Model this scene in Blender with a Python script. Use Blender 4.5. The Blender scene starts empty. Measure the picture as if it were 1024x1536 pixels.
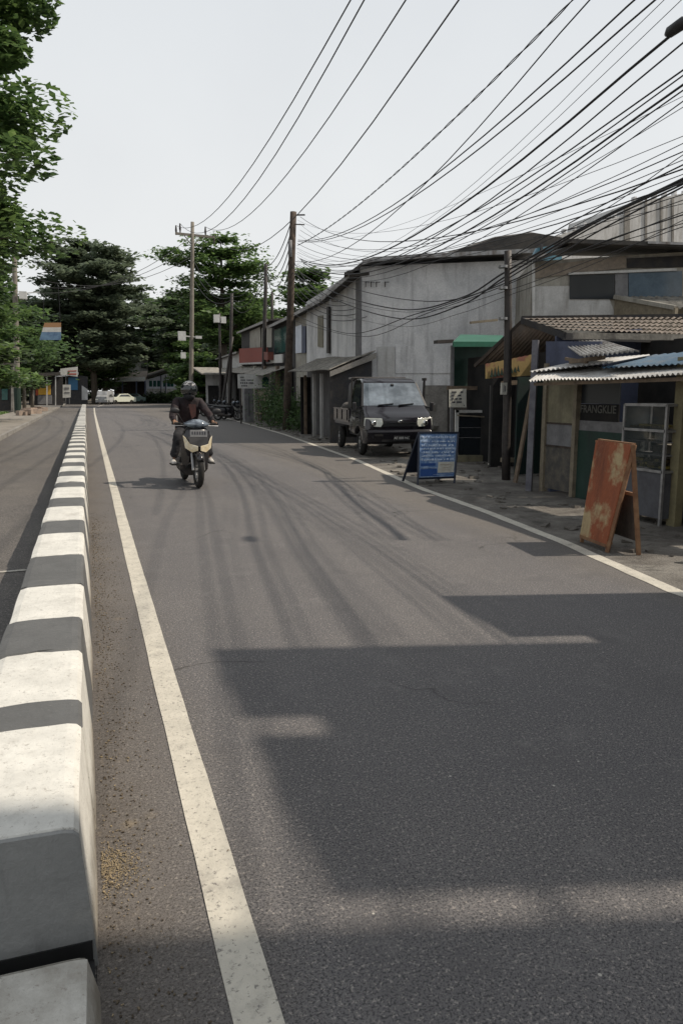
import bpy, math, random
import numpy as np
from mathutils import Vector, Matrix
random.seed(7); rng = np.random.default_rng(7)
C = bpy.context.scene.collection
R = math.radians
# ------------------------------------------------------------ camera maths
F, PIT, YAW, EYE = 1110., R(9.1), R(18.8), 1.5
def ray(px, py):
    v = py-768; X = px-512; Y = F*math.cos(PIT)-v*math.sin(PIT); Z = -F*math.sin(PIT)-v*math.cos(PIT)
    return X*math.cos(YAW)+Y*math.sin(YAW), -X*math.sin(YAW)+Y*math.cos(YAW), Z
def at_z(px, py, z=0.):
    r = ray(px, py); t = (z-EYE)/r[2]; return Vector((r[0]*t, r[1]*t, z))
def at_x(px, py, x):
    r = ray(px, py); t = x/r[0]; return Vector((x, r[1]*t, EYE+r[2]*t))
def at_y(px, py, y):
    r = ray(px, py); t = y/r[1]; return Vector((r[0]*t, y, EYE+r[2]*t))
def at_v(px, py, a, b):                      # vertical plane over plan points a, b
    r = ray(px, py); dx, dy = b[0]-a[0], b[1]-a[1]
    t = (a[0]*dy-a[1]*dx)/(r[0]*dy-r[1]*dx); return Vector((r[0]*t, r[1]*t, EYE+r[2]*t))
# ------------------------------------------------------------ materials
def nodes(m):
    m.use_nodes = True; nt = m.node_tree; return nt, nt.nodes, nt.links, nt.nodes['Principled BSDF']
def mix(nt, a, b, fac, mode='MIX'):
    n = nt.nodes.new('ShaderNodeMix'); n.data_type = 'RGBA'; n.blend_type = mode
    for s, v in ((0, fac), (6, a), (7, b)):
        if hasattr(v, 'is_output') or isinstance(v, bpy.types.NodeSocket): nt.links.new(v, n.inputs[s])
        else: n.inputs[s].default_value = v if s == 0 else (*v, 1) if len(v) == 3 else v
    return n.outputs[2]
def noise(nt, vec, scale, detail=4, rough=.55, dist=0.):
    n = nt.nodes.new('ShaderNodeTexNoise'); n.inputs['Scale'].default_value = scale
    n.inputs['Detail'].default_value = detail; n.inputs['Roughness'].default_value = rough; n.inputs['Distortion'].default_value = dist
    nt.links.new(vec, n.inputs['Vector']); return n.outputs['Fac']
def ramp(nt, v, lo, hi):
    n = nt.nodes.new('ShaderNodeMapRange'); n.inputs[1].default_value = lo; n.inputs[2].default_value = hi
    n.clamp = True; nt.links.new(v, n.inputs[0]); return n.outputs[0]
def math_(nt, op, a, b=0.):
    n = nt.nodes.new('ShaderNodeMath'); n.operation = op
    for i, v in enumerate((a, b)):
        if isinstance(v, bpy.types.NodeSocket): nt.links.new(v, n.inputs[i])
        else: n.inputs[i].default_value = v
    return n.outputs[0]
def coords(nt, sc=(1, 1, 1)):
    t = nt.nodes.new('ShaderNodeTexCoord'); mp = nt.nodes.new('ShaderNodeMapping'); mp.inputs['Scale'].default_value = sc
    nt.links.new(t.outputs['Object'], mp.inputs['Vector']); return mp.outputs[0]
def bump(nt, p, h, strength=.3, dist=.01):
    b = nt.nodes.new('ShaderNodeBump'); b.inputs['Strength'].default_value = strength; b.inputs['Distance'].default_value = dist
    nt.links.new(h, b.inputs['Height']); nt.links.new(b.outputs[0], p.inputs['Normal'])
def M(name, c1, c2=None, scale=4, rough=.8, bmp=0., bsc=30, metal=0., streak=None, grime=.25, spec=.4, lo=.4, hi=.65):
    m = bpy.data.materials.new(name); nt, N, L, p = nodes(m)
    v = coords(nt); col = (*c1, 1)
    if c2: col = mix(nt, c1, c2, ramp(nt, noise(nt, v, scale, 6, .62), lo, hi))
    if streak:
        vs = coords(nt, (1, 1, .12)); col = mix(nt, col, streak, ramp(nt, noise(nt, vs, 5, 5, .6), .5, .72))
    if grime:
        g = ramp(nt, noise(nt, v, 23, 5, .7), .3, .75); dk = mix(nt, (1, 1, 1), (1-grime,)*3, g)
        col = mix(nt, col, dk, 1., 'MULTIPLY')
    if isinstance(col, tuple): p.inputs['Base Color'].default_value = col
    else: L.new(col, p.inputs['Base Color'])
    p.inputs['Roughness'].default_value = rough; p.inputs['Metallic'].default_value = metal
    p.inputs['Specular IOR Level'].default_value = spec
    if bmp: bump(nt, p, noise(nt, v, bsc, 4), bmp, .02)
    return m
def m_asphalt(name, base, warm, dirt=True):
    m = bpy.data.materials.new(name); nt, N, L, p = nodes(m); v = coords(nt)
    sp = noise(nt, v, 130, 2, .7); sp2 = noise(nt, v, 70, 3, .8); big = noise(nt, v, .55, 4, .6)
    c = mix(nt, base, warm, ramp(nt, big, .35, .7))
    vs = coords(nt, (1.6, .05, 1)); c = mix(nt, c, tuple(x*.8 for x in base), math_(nt, 'MULTIPLY', ramp(nt, noise(nt, vs, 1.3, 3), .48, .68), .55))
    c = mix(nt, c, (.03, .03, .032), math_(nt, 'MULTIPLY', ramp(nt, sp, .50, .58), .85))
    c = mix(nt, c, (.30, .275, .25), math_(nt, 'MULTIPLY', ramp(nt, sp2, .56, .64), .8))
    blot = noise(nt, v, 1.9, 7, .7, .5); c = mix(nt, c, tuple(x*.70 for x in base), math_(nt, 'MULTIPLY', ramp(nt, blot, .54, .70), .6))
    c = mix(nt, c, tuple(x*1.25 for x in warm), math_(nt, 'MULTIPLY', ramp(nt, noise(nt, v, 3.7, 7, .75), .55, .72), .5))
    vo = nt.nodes.new('ShaderNodeTexVoronoi'); vo.feature = 'DISTANCE_TO_EDGE'; vo.inputs['Scale'].default_value = .42; wv = nt.nodes.new('ShaderNodeVectorMath'); wv.operation = 'ADD'
    wn = nt.nodes.new('ShaderNodeTexNoise'); wn.inputs['Scale'].default_value = 1.4; wn.inputs['Detail'].default_value = 7; L.new(v, wn.inputs['Vector']); L.new(v, wv.inputs[0]); L.new(wn.outputs['Color'], wv.inputs[1]); L.new(wv.outputs[0], vo.inputs['Vector'])
    ck = math_(nt, 'MULTIPLY', ramp(nt, vo.outputs['Distance'], .006, .001), ramp(nt, noise(nt, v, .35, 3), .52, .6)); c = mix(nt, c, (.03, .028, .027), math_(nt, 'MULTIPLY', ck, .7))
    vs2 = nt.nodes.new('ShaderNodeTexVoronoi'); vs2.inputs['Scale'].default_value = 7.; L.new(v, vs2.inputs['Vector']); c = mix(nt, c, (.40, .38, .34), math_(nt, 'MULTIPLY', ramp(nt, vs2.outputs['Distance'], .045, .03), ramp(nt, noise(nt, v, 4, 2), .5, .6)))
    if dirt:
        sx = nt.nodes.new('ShaderNodeSeparateXYZ'); t = nt.nodes.new('ShaderNodeTexCoord'); L.new(t.outputs['Object'], sx.inputs[0])
        d = math_(nt, 'ADD', sx.outputs[0], math_(nt, 'MULTIPLY', noise(nt, v, 2.2, 6, .7), .55))
        dm = ramp(nt, d, .78, .22)
        c = mix(nt, c, (.098, .080, .060), math_(nt, 'MULTIPLY', dm, .5))
        grit = ramp(nt, noise(nt, v, 55, 3, .8), .5, .66)
        c = mix(nt, c, (.025, .021, .018), math_(nt, 'MULTIPLY', math_(nt, 'MULTIPLY', ramp(nt, d, .42, .15), grit), .8))
        sand = math_(nt, 'MULTIPLY', ramp(nt, d, .5, .2), ramp(nt, noise(nt, v, 3.1, 5, .7), .60, .72))
        c = mix(nt, c, (.30, .235, .15), math_(nt, 'MULTIPLY', sand, .6))
        c = mix(nt, c, (.13, .115, .095), math_(nt, 'MULTIPLY', ramp(nt, math_(nt, 'SUBTRACT', sx.outputs[0], math_(nt, 'MULTIPLY', noise(nt, v, 1.5, 5), .9)), 3.3, 3.9), .4))
    L.new(c, p.inputs['Base Color']); p.inputs['Roughness'].default_value = .78; p.inputs['Specular IOR Level'].default_value = .35
    bump(nt, p, math_(nt, 'ADD', sp, sp2), .55, .006)
    return m
def m_paint(name, col, wear, worn, thr=.62, foot=False):
    m = bpy.data.materials.new(name); nt, N, L, p = nodes(m); v = coords(nt)
    c = mix(nt, col, tuple(x*.72 for x in col), ramp(nt, noise(nt, v, 6, 7, .7), .35, .75))
    vs = coords(nt, (1, 1, .25)); c = mix(nt, c, tuple(x*.55 for x in col), math_(nt, 'MULTIPLY', ramp(nt, noise(nt, vs, 17, 5, .7), .56, .78), .7))
    c = mix(nt, c, worn, math_(nt, 'MULTIPLY', ramp(nt, noise(nt, v, 60, 5, .8), thr, thr+.06), wear))
    c = mix(nt, c, worn, math_(nt, 'MULTIPLY', ramp(nt, noise(nt, v, 2.7, 8, .75), thr-.02, thr+.1), wear*.6))
    if foot:
        t = nt.nodes.new('ShaderNodeTexCoord'); sx = nt.nodes.new('ShaderNodeSeparateXYZ'); L.new(t.outputs['Object'], sx.inputs[0])
        q = math_(nt, 'ADD', sx.outputs[2], math_(nt, 'MULTIPLY', noise(nt, v, 9, 6, .75), -.22)); c = mix(nt, c, (.16, .135, .10), math_(nt, 'MULTIPLY', ramp(nt, q, .06, -.08), .8))
        ed = ramp(nt, noise(nt, v, 28, 6, .8), .60, .66); c = mix(nt, c, (.24, .23, .21), math_(nt, 'MULTIPLY', ed, .8))
    L.new(c, p.inputs['Base Color']); p.inputs['Roughness'].default_value = .75
    bump(nt, p, math_(nt, 'ADD', noise(nt, v, 45, 5, .7), noise(nt, v, 7, 3)), .35, .012); return m
def m_leaf(name, a, b, c=None):
    m = bpy.data.materials.new(name); nt, N, L, p = nodes(m); v = coords(nt)
    col = mix(nt, a, b, ramp(nt, noise(nt, v, .9, 3), .38, .64)); col = mix(nt, col, c or b, ramp(nt, noise(nt, v, 9, 2), .55, .7))
    g = nt.nodes.new('ShaderNodeNewGeometry'); col = mix(nt, col, tuple(x*.6 for x in a), math_(nt, 'MULTIPLY', ramp(nt, g.outputs['Random Per Island'], .3, 1), .6))
    L.new(col, p.inputs['Base Color']); p.inputs['Roughness'].default_value = .5; p.inputs['Specular IOR Level'].default_value = .35
    tr = nt.nodes.new('ShaderNodeBsdfTranslucent'); L.new(col, tr.inputs[0]); ms = nt.nodes.new('ShaderNodeMixShader'); ms.inputs[0].default_value = .45
    L.new(p.outputs[0], ms.inputs[1]); L.new(tr.outputs[0], ms.inputs[2]); L.new(ms.outputs[0], nt.nodes['Material Output'].inputs[0]); return m
def m_glass(name, tint=(.02, .025, .03), alpha=.55, rough=.05):
    m = bpy.data.materials.new(name); nt, N, L, p = nodes(m)
    p.inputs['Base Color'].default_value = (*tint, 1); p.inputs['Roughness'].default_value = rough; p.inputs['Specular IOR Level'].default_value = .7
    p.inputs['Alpha'].default_value = alpha; return m

asphalt = m_asphalt('asphalt', (.115, .110, .112), (.138, .130, .127))
asphalt2 = m_asphalt('lane_asphalt', (.10, .092, .087), (.13, .118, .105), False)
kerb_white = m_paint('kerb_white', (.62, .61, .565), .95, (.32, .30, .27), .59, True)
kerb_black = m_paint('kerb_black', (.098, .10, .10), .6, (.20, .20, .19), .62)
line_white = m_paint('line_white', (.52, .49, .42), .9, (.14, .13, .12), .565)
line_grey = m_paint('line_grey', (.44, .42, .37), .95, (.13, .12, .11), .53)
conc = M('concrete', (.30, .285, .26), (.17, .16, .145), 2.3, .9, .5, 25, grime=.45)
def m_verge():
    m = bpy.data.materials.new('rough_verge'); nt, N, L, p = nodes(m); v = coords(nt)
    c = mix(nt, (.12, .108, .094), (.23, .215, .19), ramp(nt, noise(nt, v, 1.1, 7, .72, .6), .44, .62))
    c = mix(nt, c, (.055, .05, .043), math_(nt, 'MULTIPLY', ramp(nt, noise(nt, v, 2.6, 8, .75, .8), .52, .66), .85))
    c = mix(nt, c, (.36, .34, .31), math_(nt, 'MULTIPLY', ramp(nt, noise(nt, v, 5.5, 8, .8, 1.2), .60, .68), .7))
    c = mix(nt, c, (.03, .035, .02), math_(nt, 'MULTIPLY', ramp(nt, noise(nt, v, 40, 4, .8), .58, .7), .6))
    L.new(c, p.inputs['Base Color']); p.inputs['Roughness'].default_value = .9
    bump(nt, p, math_(nt, 'ADD', noise(nt, v, 3, 8, .75), noise(nt, v, 35, 4, .7)), .9, .04); return m
verge_m = m_verge()
soil = M('soil', (.12, .10, .075), (.18, .155, .12), 1.2, .95, .5, 12)
paving = M('paving', (.27, .245, .21), (.17, .155, .135), 1.6, .9, .4, 20, grime=.4)
wall_old = M('old_plaster_wall', (.76, .76, .76), (.56, .57, .58), 1.1, .9, .3, 18, streak=(.46, .46, .465), grime=.3)
wall_grey = M('grey_block_wall', (.20, .20, .205), (.15, .15, .155), 3, .9, .4, 22, streak=(.11, .11, .11))
wall_cream = M('cream_plaster', (.40, .385, .34), (.29, .27, .23), 1.8, .9, .2, 18, streak=(.18, .17, .15))
wall_white = M('white_plaster', (.55, .55, .54), (.42, .42, .41), 1.6, .85, streak=(.28, .27, .25))
wall_blue = M('pale_blue_plaster', (.72, .77, .86), (.6, .64, .72), 1.6, .85)
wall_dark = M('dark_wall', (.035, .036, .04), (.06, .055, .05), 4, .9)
brick_m = M('brownish_brick', (.30, .255, .205), (.21, .18, .15), 9, .9, .4, 30)
slate = M('slate_blue_board', (.085, .10, .16), (.06, .07, .11), 3, .7)
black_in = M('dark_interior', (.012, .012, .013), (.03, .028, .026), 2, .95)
zinc = M('zinc_sheet', (.42, .42, .42), (.24, .225, .21), 3.5, .5, .2, 20, metal=.25, streak=(.16, .13, .11))
zinc_white = M('white_zinc_sheet', (.58, .58, .57), (.40, .39, .37), 3.5, .5, .1, 20, streak=(.30, .27, .23))
tile = M('weathered_roof_tile', (.36, .30, .25), (.22, .185, .155), 5, .9, .4, 30, streak=(.14, .12, .10), grime=.4)
asb = M('old_fibre_cement', (.34, .32, .28), (.20, .19, .165), 3, .9, .3, 22, streak=(.11, .10, .09), grime=.4)
roof_dark = M('dark_roofing', (.05, .048, .045), (.09, .08, .07), 3, .8)
wood = M('weathered_wood', (.22, .165, .115), (.13, .10, .075), 6, .8, .3, 40, streak=(.08, .065, .05))
wood_dark = M('dark_wood', (.055, .043, .036), (.09, .07, .055), 5, .85, .3, 40, streak=(.03, .025, .022))
tan_post = M('tan_painted_post', (.25, .215, .155), (.17, .145, .105), 7, .7)
yellow_pan = M('faded_cream_panel', (.24, .22, .145), (.17, .155, .105), 4, .7, streak=(.13, .115, .08))
grey_pan = M('grey_panel', (.21, .21, .215), (.14, .14, .145), 5, .7)
mottle = M('mottled_dark_panel', (.075, .072, .068), (.14, .125, .10), 8, .85)
green_board = M('green_board', (.013, .042, .03), (.024, .055, .045), 3, .6, streak=(.015, .03, .025))
green_awn = M('green_awning_sheet', (.012, .095, .055), (.016, .125, .075), 2.5, .5)
blue_sheet = M('blue_sheet', (.035, .08, .135), (.06, .12, .18), 3, .5, streak=(.14, .15, .16))
alu = M('aluminium', (.38, .38, .38), (.26, .26, .26), 9, .4, metal=.6)
pole_wood = M('pole_wood', (.05, .038, .03), (.10, .075, .058), 6, .9, .6, 30, streak=(.025, .02, .018))
pole_iron = M('painted_iron_pole', (.03, .027, .026), (.055, .045, .04), 6, .6, .2, 40)
pole_conc = M('concrete_pole', (.22, .20, .17), (.16, .145, .12), 3, .85, .3, 30)
cable_m = M('black_cable', (.02, .02, .022), rough=.6, grime=0)
rust_face = M('rusted_orange_face', (.26, .075, .03), (.40, .31, .17), 2.6, .7, .3, 30, streak=(.13, .04, .02), lo=.47, hi=.57)
rust_frame = M('rusty_frame', (.17, .085, .045), (.26, .15, .08), 9, .8)
blue_frame = M('dark_blue_frame', (.012, .018, .035), rough=.5)
blue_face = M('blue_board_face', (.10, .19, .38), (.30, .40, .55), 9, .5, lo=.44, hi=.6)
chalk = M('chalk_lettering', (.62, .70, .80), (.40, .52, .70), 20, .8)
paper = M('paper', (.55, .54, .48), (.45, .44, .38), 8, .8)
ink = M('ink', (.06, .06, .07), rough=.8, grime=0)
ink_red = M('red_ink', (.35, .07, .05), rough=.8, grime=0)
truck_paint = M('dark_grey_car_paint', (.008, .007, .010), (.011, .009, .013), 3, .14, spec=.5, grime=.15); truck_paint.node_tree.nodes['Principled BSDF'].inputs['Coat Weight'].default_value = .5
blk_plastic = M('black_plastic', (.02, .02, .022), rough=.55, grime=.1)
rubber = M('tyre_rubber', (.018, .018, .018), (.035, .032, .028), 12, .9)
chrome = M('chrome', (.6, .6, .6), rough=.2, metal=1., grime=.1)
rim_m = M('steel_rim', (.32, .32, .32), (.2, .2, .2), 8, .4, metal=.7)
lamp_m = M('headlamp_lens', (.55, .57, .50), (.70, .72, .66), 18, .12, spec=.8, grime=.1)
win_glass = M('windscreen_glass', (.06, .075, .09), (.21, .25, .29), 1.6, .03, spec=1., grime=0)  # paler blue noise stands in for sky reflections on the glass
side_glass = M('side_glass', (.03, .035, .04), rough=.05, spec=.9, grime=0)
tarp = M('grey_tarpaulin', (.24, .23, .22), (.16, .155, .15), 4, .7, .5, 8)
foliage = [m_leaf('leaf_dark', (.050, .078, .040), (.080, .118, .055), (.11, .15, .07)),
           m_leaf('leaf_mid', (.065, .12, .045), (.11, .18, .06), (.15, .23, .08)),
           m_leaf('leaf_bright', (.10, .175, .05), (.17, .26, .08), (.22, .31, .11))]
bark = M('bark', (.10, .085, .065), (.065, .055, .045), 8, .95, .5, 30)
teal_glass = M('teal_glass', (.02, .09, .085), (.035, .13, .12), 2, .12, spec=.7)
red_rail = M('red_painted_railing', (.26, .055, .035), (.20, .05, .04), 5, .7)
banner_y = M('yellow_banner', (.32, .23, .09), (.24, .10, .07), 1.2, .7, lo=.52, hi=.56)
white_p = M('white_paint', (.62, .62, .60), (.50, .50, .48), 4, .6)
# ------------------------------------------------------------ mesh builder
OFF = {}
class MB:
    def __init__(s): s.v = []; s.f = []; s.mi = []; s.m = 0
    def add(s, vs, fs):
        b = len(s.v); s.v += [Vector(v) for v in vs]; s.f += [tuple(b+i for i in f) for f in fs]; s.mi += [s.m]*len(fs); return s
    def box(s, c, d, rz=0., rx=0., ry=0.):
        m = Matrix.Rotation(rz, 3, 'Z') @ Matrix.Rotation(ry, 3, 'Y') @ Matrix.Rotation(rx, 3, 'X')
        vs = [Vector(c)+m @ Vector((x*d[0]/2, y*d[1]/2, z*d[2]/2)) for x in (-1, 1) for y in (-1, 1) for z in (-1, 1)]
        return s.add(vs, [(0, 1, 3, 2), (4, 6, 7, 5), (0, 4, 5, 1), (2, 3, 7, 6), (0, 2, 6, 4), (1, 5, 7, 3)])
    def hexa(s, a):                                     # 8 points: 4 bottom, 4 top
        return s.add(a, [(0, 3, 2, 1), (4, 5, 6, 7), (0, 1, 5, 4), (1, 2, 6, 5), (2, 3, 7, 6), (3, 0, 4, 7)])
    def slab(s, pts, th):                               # planar polygon with thickness vector
        n = len(pts); pts = [Vector(p) for p in pts]; th = Vector(th)
        return s.add(pts+[p+th for p in pts], [tuple(range(n)), tuple(range(2*n-1, n-1, -1))]+[(i, i+n, (i+1) % n+n, (i+1) % n) for i in range(n)])
    def bar(s, a, b, w, d=None):
        a = Vector(a); b = Vector(b); d = d or w; z = (b-a).normalized(); x = z.cross(Vector((0, 0, 1)))
        if x.length < .01: x = Vector((1, 0, 0))
        x.normalize(); y = z.cross(x); x *= w/2; y *= d/2
        return s.hexa([a-x-y, a+x-y, a+x+y, a-x+y, b-x-y, b+x-y, b+x+y, b-x+y])
    def tube(s, pts, rads, n=8, cap=True):
        pts = [Vector(p) for p in pts]; k = len(pts)
        if not hasattr(rads, '__len__'): rads = [rads]*k
        vs = []; px = None
        for i, p in enumerate(pts):
            t = (pts[min(i+1, k-1)]-pts[max(i-1, 0)]).normalized()
            x = t.cross(Vector((0, 0, 1))) if px is None else px-t*px.dot(t)
            if x.length < .02: x = t.cross(Vector((0, 1, 0)))
            x.normalize(); px = x; y = t.cross(x)
            vs += [p+(x*math.cos(2*math.pi*j/n)+y*math.sin(2*math.pi*j/n))*rads[i] for j in range(n)]
        fs = [(i*n+j, i*n+(j+1) % n, (i+1)*n+(j+1) % n, (i+1)*n+j) for i in range(k-1) for j in range(n)]
        if cap: fs += [tuple(range(n-1, -1, -1)), tuple(range((k-1)*n, k*n))]
        return s.add(vs, fs)
    def rings(s, rings, closed=True, cap=True):
        k = len(rings); n = len(rings[0]); vs = [p for r in rings for p in r]
        fs = [(i*n+j, i*n+(j+1) % n, (i+1)*n+(j+1) % n, (i+1)*n+j) for i in range(k-1) for j in range(n if closed else n-1)]
        if cap and closed: fs += [tuple(range(n-1, -1, -1)), tuple(range((k-1)*n, k*n))]
        return s.add(vs, fs)
    def torus(s, c, R_, r, axis='X', n=28, m=10, sq=1.):
        vs = []
        for i in range(n):
            a = 2*math.pi*i/n
            for j in range(m):
                b = 2*math.pi*j/m; rr = R_+r*math.cos(b); w = r*sq*math.sin(b)
                q = (w, rr*math.cos(a), rr*math.sin(a)) if axis == 'X' else (rr*math.cos(a), w, rr*math.sin(a))
                vs.append(Vector(c)+Vector(q))
        return s.add(vs, [(i*m+j, i*m+(j+1) % m, ((i+1) % n)*m+(j+1) % m, ((i+1) % n)*m+j) for i in range(n) for j in range(m)])
    def ball(s, c, r, n=14, m=9, a0=0., a1=math.pi):
        if not hasattr(r, '__len__'): r = (r, r, r)
        rg = []
        for i in range(m+1):
            t = a0+(a1-a0)*i/m; t = max(.02, min(math.pi-.02, t))
            rg.append([Vector(c)+Vector((r[0]*math.sin(t)*math.cos(2*math.pi*j/n), r[1]*math.sin(t)*math.sin(2*math.pi*j/n), r[2]*math.cos(t))) for j in range(n)])
        return s.rings(rg)
    def corr(s, a, b, c, d, waves, amp, rows=2, sag=0.):   # sheet a-b (front) d-c (back), waves run along a-b
        a, b, c, d = map(Vector, (a, b, c, d)); nu = waves*6; nrm = (b-a).cross(d-a).normalized(); vs = []
        if nrm.z < 0: nrm = -nrm
        for j in range(rows+1):
            for i in range(nu+1):
                u = i/nu; w = j/rows; p = (a*(1-u)+b*u)*(1-w)+(d*(1-u)+c*u)*w
                vs.append(p+nrm*(amp*math.sin(2*math.pi*u*waves)+sag*math.sin(9*u+3*w)))
        return s.add(vs, [(j*(nu+1)+i, j*(nu+1)+i+1, (j+1)*(nu+1)+i+1, (j+1)*(nu+1)+i) for j in range(rows) for i in range(nu)])
    def build(s, name, mat, parent=None, smooth=False, bevel=0., subd=0, origin=None):
        off = OFF.get(parent.name, Vector()) if parent else Vector(origin or (0, 0, 0))
        me = bpy.data.meshes.new(name); me.from_pydata([v-off for v in s.v], [], s.f)
        for m in (mat if isinstance(mat, (list, tuple)) else [mat]): me.materials.append(m)
        me.polygons.foreach_set('material_index', s.mi)
        if smooth: me.polygons.foreach_set('use_smooth', [True]*len(s.f))
        me.update(); o = bpy.data.objects.new(name, me); C.objects.link(o)
        if parent: o.parent = parent
        else: o.location = off
        OFF[o.name] = off
        if bevel:
            b = o.modifiers.new('bevel', 'BEVEL'); b.width = bevel; b.segments = 3; b.limit_method = 'ANGLE'; b.angle_limit = R(35); b.harden_normals = False
            me.polygons.foreach_set('use_smooth', [True]*len(s.f)); w = o.modifiers.new('wn', 'WEIGHTED_NORMAL')
        if subd:
            q = o.modifiers.new('sub', 'SUBSURF'); q.levels = q.render_levels = subd
        return o
def thing(name, label, cat, loc=(0, 0, 0), group=None, world=True):
    o = bpy.data.objects.new(name, None); C.objects.link(o); o.location = loc if world else (0, 0, 0); o.empty_display_size = .1
    OFF[o.name] = Vector(loc) if world else Vector(); tag(o, label, cat, group); return o
def tag(o, label, cat, group=None):
    o['label'] = label; o['category'] = cat
    if group: o['group'] = group
    return o
def struct(name, mb, mat, **k): o = mb.build(name, mat, **k); o['kind'] = 'structure'; return o
def dup(o, parent=None):
    c = o.copy(); C.objects.link(c)
    if parent: c.parent = parent
    for ch in [x for x in bpy.data.objects if x.parent == o]: dup(ch, c)
    return c
def text(body, size, mat, parent, loc, rot, name='lettering', ext=.002, bold=0.):
    cu = bpy.data.curves.new('t', 'FONT'); cu.body = body; cu.size = size; cu.align_x = 'CENTER'; cu.align_y = 'CENTER'; cu.extrude = ext; cu.offset = bold
    t = bpy.data.objects.new('t', cu); C.objects.link(t); dg = bpy.context.evaluated_depsgraph_get()
    me = bpy.data.meshes.new_from_object(t.evaluated_get(dg)); bpy.data.objects.remove(t); me.materials.clear(); me.materials.append(mat)
    o = bpy.data.objects.new(name, me); C.objects.link(o); o.parent = parent; o.location = Vector(loc)-OFF.get(parent.name, Vector()); o.rotation_euler = rot; return o
# ------------------------------------------------------------ world, sun, camera
SUN_AZ = Vector((.963, -.27)); SUN_EL = R(50)
w = bpy.data.worlds.new('World'); bpy.context.scene.world = w; w.use_nodes = True; nt = w.node_tree
sky = nt.nodes.new('ShaderNodeTexSky'); sky.sky_type = 'NISHITA'; sky.sun_disc = False; sky.sun_elevation = SUN_EL
sky.sun_rotation = math.atan2(SUN_AZ.x, SUN_AZ.y); sky.air_density = 1.5; sky.dust_density = 5; sky.ozone_density = 1
hs = nt.nodes.new('ShaderNodeHueSaturation'); hs.inputs['Saturation'].default_value = .25; nt.links.new(sky.outputs[0], hs.inputs['Color'])
tc = nt.nodes.new('ShaderNodeTexCoord'); sx = nt.nodes.new('ShaderNodeSeparateXYZ'); nt.links.new(tc.outputs['Generated'], sx.inputs[0])
mr = nt.nodes.new('ShaderNodeMapRange'); nt.links.new(sx.outputs[2], mr.inputs[0]); mr.inputs[1].default_value = 0; mr.inputs[2].default_value = .6
cn = noise(nt, tc.outputs['Generated'], 1.6, 5, .55)
haze = mix(nt, (8.75, 8.85, 8.85), (6.5, 6.85, 7.3), mr.outputs[0])
haze = mix(nt, haze, mix(nt, haze, (1.09, 1.09, 1.08), 1., 'MULTIPLY'), ramp(nt, cn, .38, .68))
tot = mix(nt, hs.outputs[0], haze, .86)
bg = nt.nodes['Background']; nt.links.new(tot, bg.inputs[0]); bg.inputs[1].default_value = .106
sl = bpy.data.lights.new('sun', 'SUN'); sl.energy = 4.4; sl.angle = R(.75); sl.color = (1, .89, .75)
so = bpy.data.objects.new('sun', sl); C.objects.link(so)
sd = Vector((SUN_AZ.x*math.cos(SUN_EL), SUN_AZ.y*math.cos(SUN_EL), math.sin(SUN_EL))); so.rotation_euler = sd.to_track_quat('Z', 'Y').to_euler(); so.location = (0, 0, 20)
cam = bpy.data.cameras.new('camera'); co = bpy.data.objects.new('camera', cam); C.objects.link(co); bpy.context.scene.camera = co
cam.sensor_fit = 'VERTICAL'; cam.sensor_height = 36; cam.lens = 36*F/1536; cam.clip_end = 3000; cam.clip_start = .05
co.location = (0, 0, EYE); co.rotation_euler = (R(90)-PIT, 0, -YAW)
sc = bpy.context.scene; sc.view_settings.view_transform = 'Standard'; sc.view_settings.look = 'None'; sc.view_settings.exposure = 0
# ------------------------------------------------------------ ground, road
g = MB(); g.add([(-900, -900, -.03), (900, -900, -.03), (900, 1500, -.03), (-900, 1500, -.03)], [(0, 1, 2, 3)]); struct('ground', g, soil)
def interp(poly, y):
    for (x0, y0), (x1, y1) in zip(poly, poly[1:]):
        if y <= y1: return x0+(x1-x0)*(y-y0)/(y1-y0)
    return poly[-1][0]
EDGE = [(4.28, -14), (4.28, 4.4), (4.62, 6.3), (4.86, 8.2), (5.07, 10.7), (5.84, 15.8), (6.95, 26.6), (7.6, 36), (8.35, 48.7), (8.9, 62), (10.5, 78), (14, 92), (20, 104), (30, 114), (60, 128)]
LEFT = [(-.05, -14), (-.05, 84), (1.2, 104), (5, 120), (13, 133), (26, 142), (45, 148), (60, 150)]
L2 = [LEFT[0]]+[(-.05, y) for y in (4.4, 6.3, 8.2, 10.7, 15.8, 26.6, 36, 48.7, 62)]+LEFT[2:][:5]
r = MB(); vs = []; n = len(EDGE); L2 = [(-.05, -14), (-.05, 4.4), (-.05, 6.3), (-.05, 8.2), (-.05, 10.7), (-.05, 15.8), (-.05, 26.6), (-.05, 36), (-.05, 48.7), (-.05, 62), (-.05, 84), (1.5, 108), (9, 128), (26, 142), (60, 152)]
for a, b in zip(L2, EDGE): vs += [(*a, 0), (*b, 0)]
r.add(vs, [(2*i, 2*i+1, 2*i+3, 2*i+2) for i in range(n-1)]); struct('road', r, asphalt)
l = MB(); l.add([(-2.62, -14, -.004), (-.05, -14, -.004), (-.05, 84, -.004), (1.5, 108, -.004), (-3.2, 112, -.004), (-3.1, 70, -.004)], [(0, 1, 2, 3, 4, 5)]); struct('side_lane', l, asphalt2)
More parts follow.
